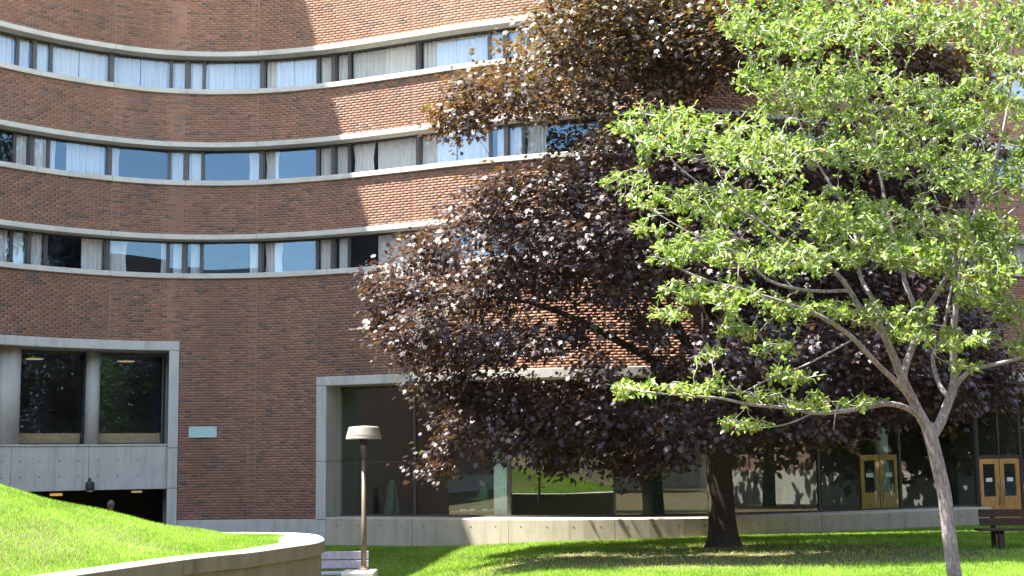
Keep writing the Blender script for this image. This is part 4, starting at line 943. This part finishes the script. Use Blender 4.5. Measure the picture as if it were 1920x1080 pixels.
# ------------------------------------------------------------------ across the court (seen only as reflections in the glass)
ob = empty('facing_building', (0, -9, .2)); tag(ob, 'brick building across the court mirrored in the window glass', 'building')
mb = MB(); mb.box(-42, 14, -22, -9, 1.6, 14.2); mb.build('wall', 'brick_far', ob)
mb = MB(); mb.box(14, 52, -24, -11, 1.6, 17.0); mb.build('wall', 'brick_far', ob)
mb = MB(); mb.box(-42, 52, -24, -8.9, -.3, 1.6); mb.build('plinth', 'concrete', ob)
mb = MB(); mb.box(-42.2, 14.2, -22.2, -8.8, 14.2, 14.7); mb.build('roof_edge', 'concrete_band', ob)
for z in (2.2, 5.2, 8.2, 11.2):
    for k in range(9):
        mb = MB(); mb.box(-41 + k * 6.1, -36.5 + k * 6.1, -9.06, -8.94, z, z + 1.7); w = mb.build('window', 'frame', ob)
        mb = MB(); mb.box(-40.9 + k * 6.1, -36.6 + k * 6.1, -8.938, -8.93, z + .1, z + 1.6); mb.build('pane', 'glass', w)
    mb = MB(); mb.box(-42, 13.8, -9.1, -8.85, z - .25, z - .002); mb.build('sill_band', 'concrete_band', ob)
rw = empty('right_wing', (30, 15, .2)); tag(rw, 'sunlit brick wing on the right of the court mirrored in the glass', 'building')
mb = MB(); mb.box(28, 40, -8, 60, 1.5, 12.5); mb.build('wall', 'brick_far', rw)
mb = MB(); mb.box(27.9, 40, -8, 60, -.3, 1.499); mb.build('plinth', 'concrete', rw)
mb = MB(); mb.box(27.8, 40.2, -8.2, 60.2, 12.5, 12.9); mb.build('roof_edge', 'concrete_band', rw)
for k in range(8):
    for z in (2.4, 5.6, 8.8):
        mb = MB(); mb.box(27.93, 28.05, -5 + k * 6, -2 + k * 6, z, z + 1.8); mb.build('window', 'frame', rw)
lw = empty('added_left_wing', (-44, 5, .2)); tag(lw, 'unseen brick wing added far left to darken the glass reflections', 'building')  # added wing, blocks the bright horizon from the mirrored view
mb = MB(); mb.box(-60, -40, -9, 60, 1.2, 13.5); mb.build('wall', 'brick_far', lw)
mb = MB(); mb.box(-60, -39.9, -9, 60, -.3, 1.199); mb.build('plinth', 'concrete', lw)
for k in range(9):
    for z in (2.2, 5.4, 8.6):
        mb = MB(); mb.box(-40.05, -39.93, -7 + k * 7, -3 + k * 7, z, z + 1.8); mb.build('window', 'frame', lw)
st = empty('outdoor_stair', (26.5, 5, .25)); tag(st, 'pale outdoor stair with railing mirrored in the glass front', 'stair')
for k in range(9):
    mb = MB(); mb.bevbox(25.4, 27.4, 8 - .35 * (k + 1), 8 - .35 * k - .002, .0, .25 + .17 * k, .01); mb.build('step', 'planter_top', st)
for xx in (25.45, 27.35):
    mb = MB(); mb.tube([(xx, 8.2, 1.1), (xx, 4.9, 2.6), (xx, 4.0, 2.6)], .04, 6); mb.build('railing', 'lampwhite', st)
def simple_tree(px, py, h, rad, label, nl, mat='leaf_far'):
    t = empty('court_tree', (px, py, .25)); tag(t, label, 'tree', 'trees around the court')
    mb = MB(); mb.tube([(px, py, .1), (px + .1, py, h * .3), (px - .1, py + .1, h * .6), (px, py, h * .85)], [.28, .22, .14, .04], 10); mb.build('trunk', 'bark_maple', t, True)
    c = np.array([px, py, h * .55]); d = norm(rng.normal(0, 1, (nl, 3))); lob = 1 + .25 * np.sin(d[:, 0] * 5 + px) * np.sin(d[:, 2] * 6)
    p = c + d * (rng.random(nl) ** .4 * lob)[:, None] * np.array([rad, rad, h * .38])
    fr = leaf_frames(norm(rng.normal(0, 1, (nl, 3))), norm(rng.normal(0, .6, (nl, 3)) + np.array([0, 0, 1]))); q = np.array(LT); sz = rng.uniform(.3, .55, nl)
    vs = p[:, None] + np.einsum('vk,nkj->nvj', q, fr) * sz[:, None, None]; fs = (np.array(LF)[None] + (np.arange(nl) * len(q))[:, None, None]).reshape(-1, 3)
    o = quads_obj('crown', vs.reshape(-1, 3), fs, mat, t); face_attr(o.data, 'tint', np.repeat(rng.random(nl), len(LF)), False); o['kind'] = 'stuff'
simple_tree(-22, 8, 11, 4.2, 'leafy green tree left of the court mirrored in the recessed window', 3500)
for (x, y, h, lab) in ((22.5, 13.5, 8.5, 'dark maple beside the stair mirrored in the glass front'), (22.5, 20, 9, 'dark maple before the middle of the right wing mirrored in the glass'), (23, 26.5, 8, 'dark maple before the far half of the right wing mirrored in glass'),
                       (23.5, 33, 8, 'dark maple at the far end of the right wing mirrored in glass'), (19.5, 36.5, 7, 'dark maple nearest the oak doors mirrored in the glass'), (24.5, 39, 7.5, 'dark maple in the corner of the court mirrored in the glass'), (21, -2, 9.5, 'dark maple across the court left of the stair mirrored in glass')):
    simple_tree(x, y, h, 3.4, lab, 2600, 'leaf_maple')
simple_tree(10, -3, 10, 4.2, 'leafy green tree across the court mirrored in the glass front', 3500)
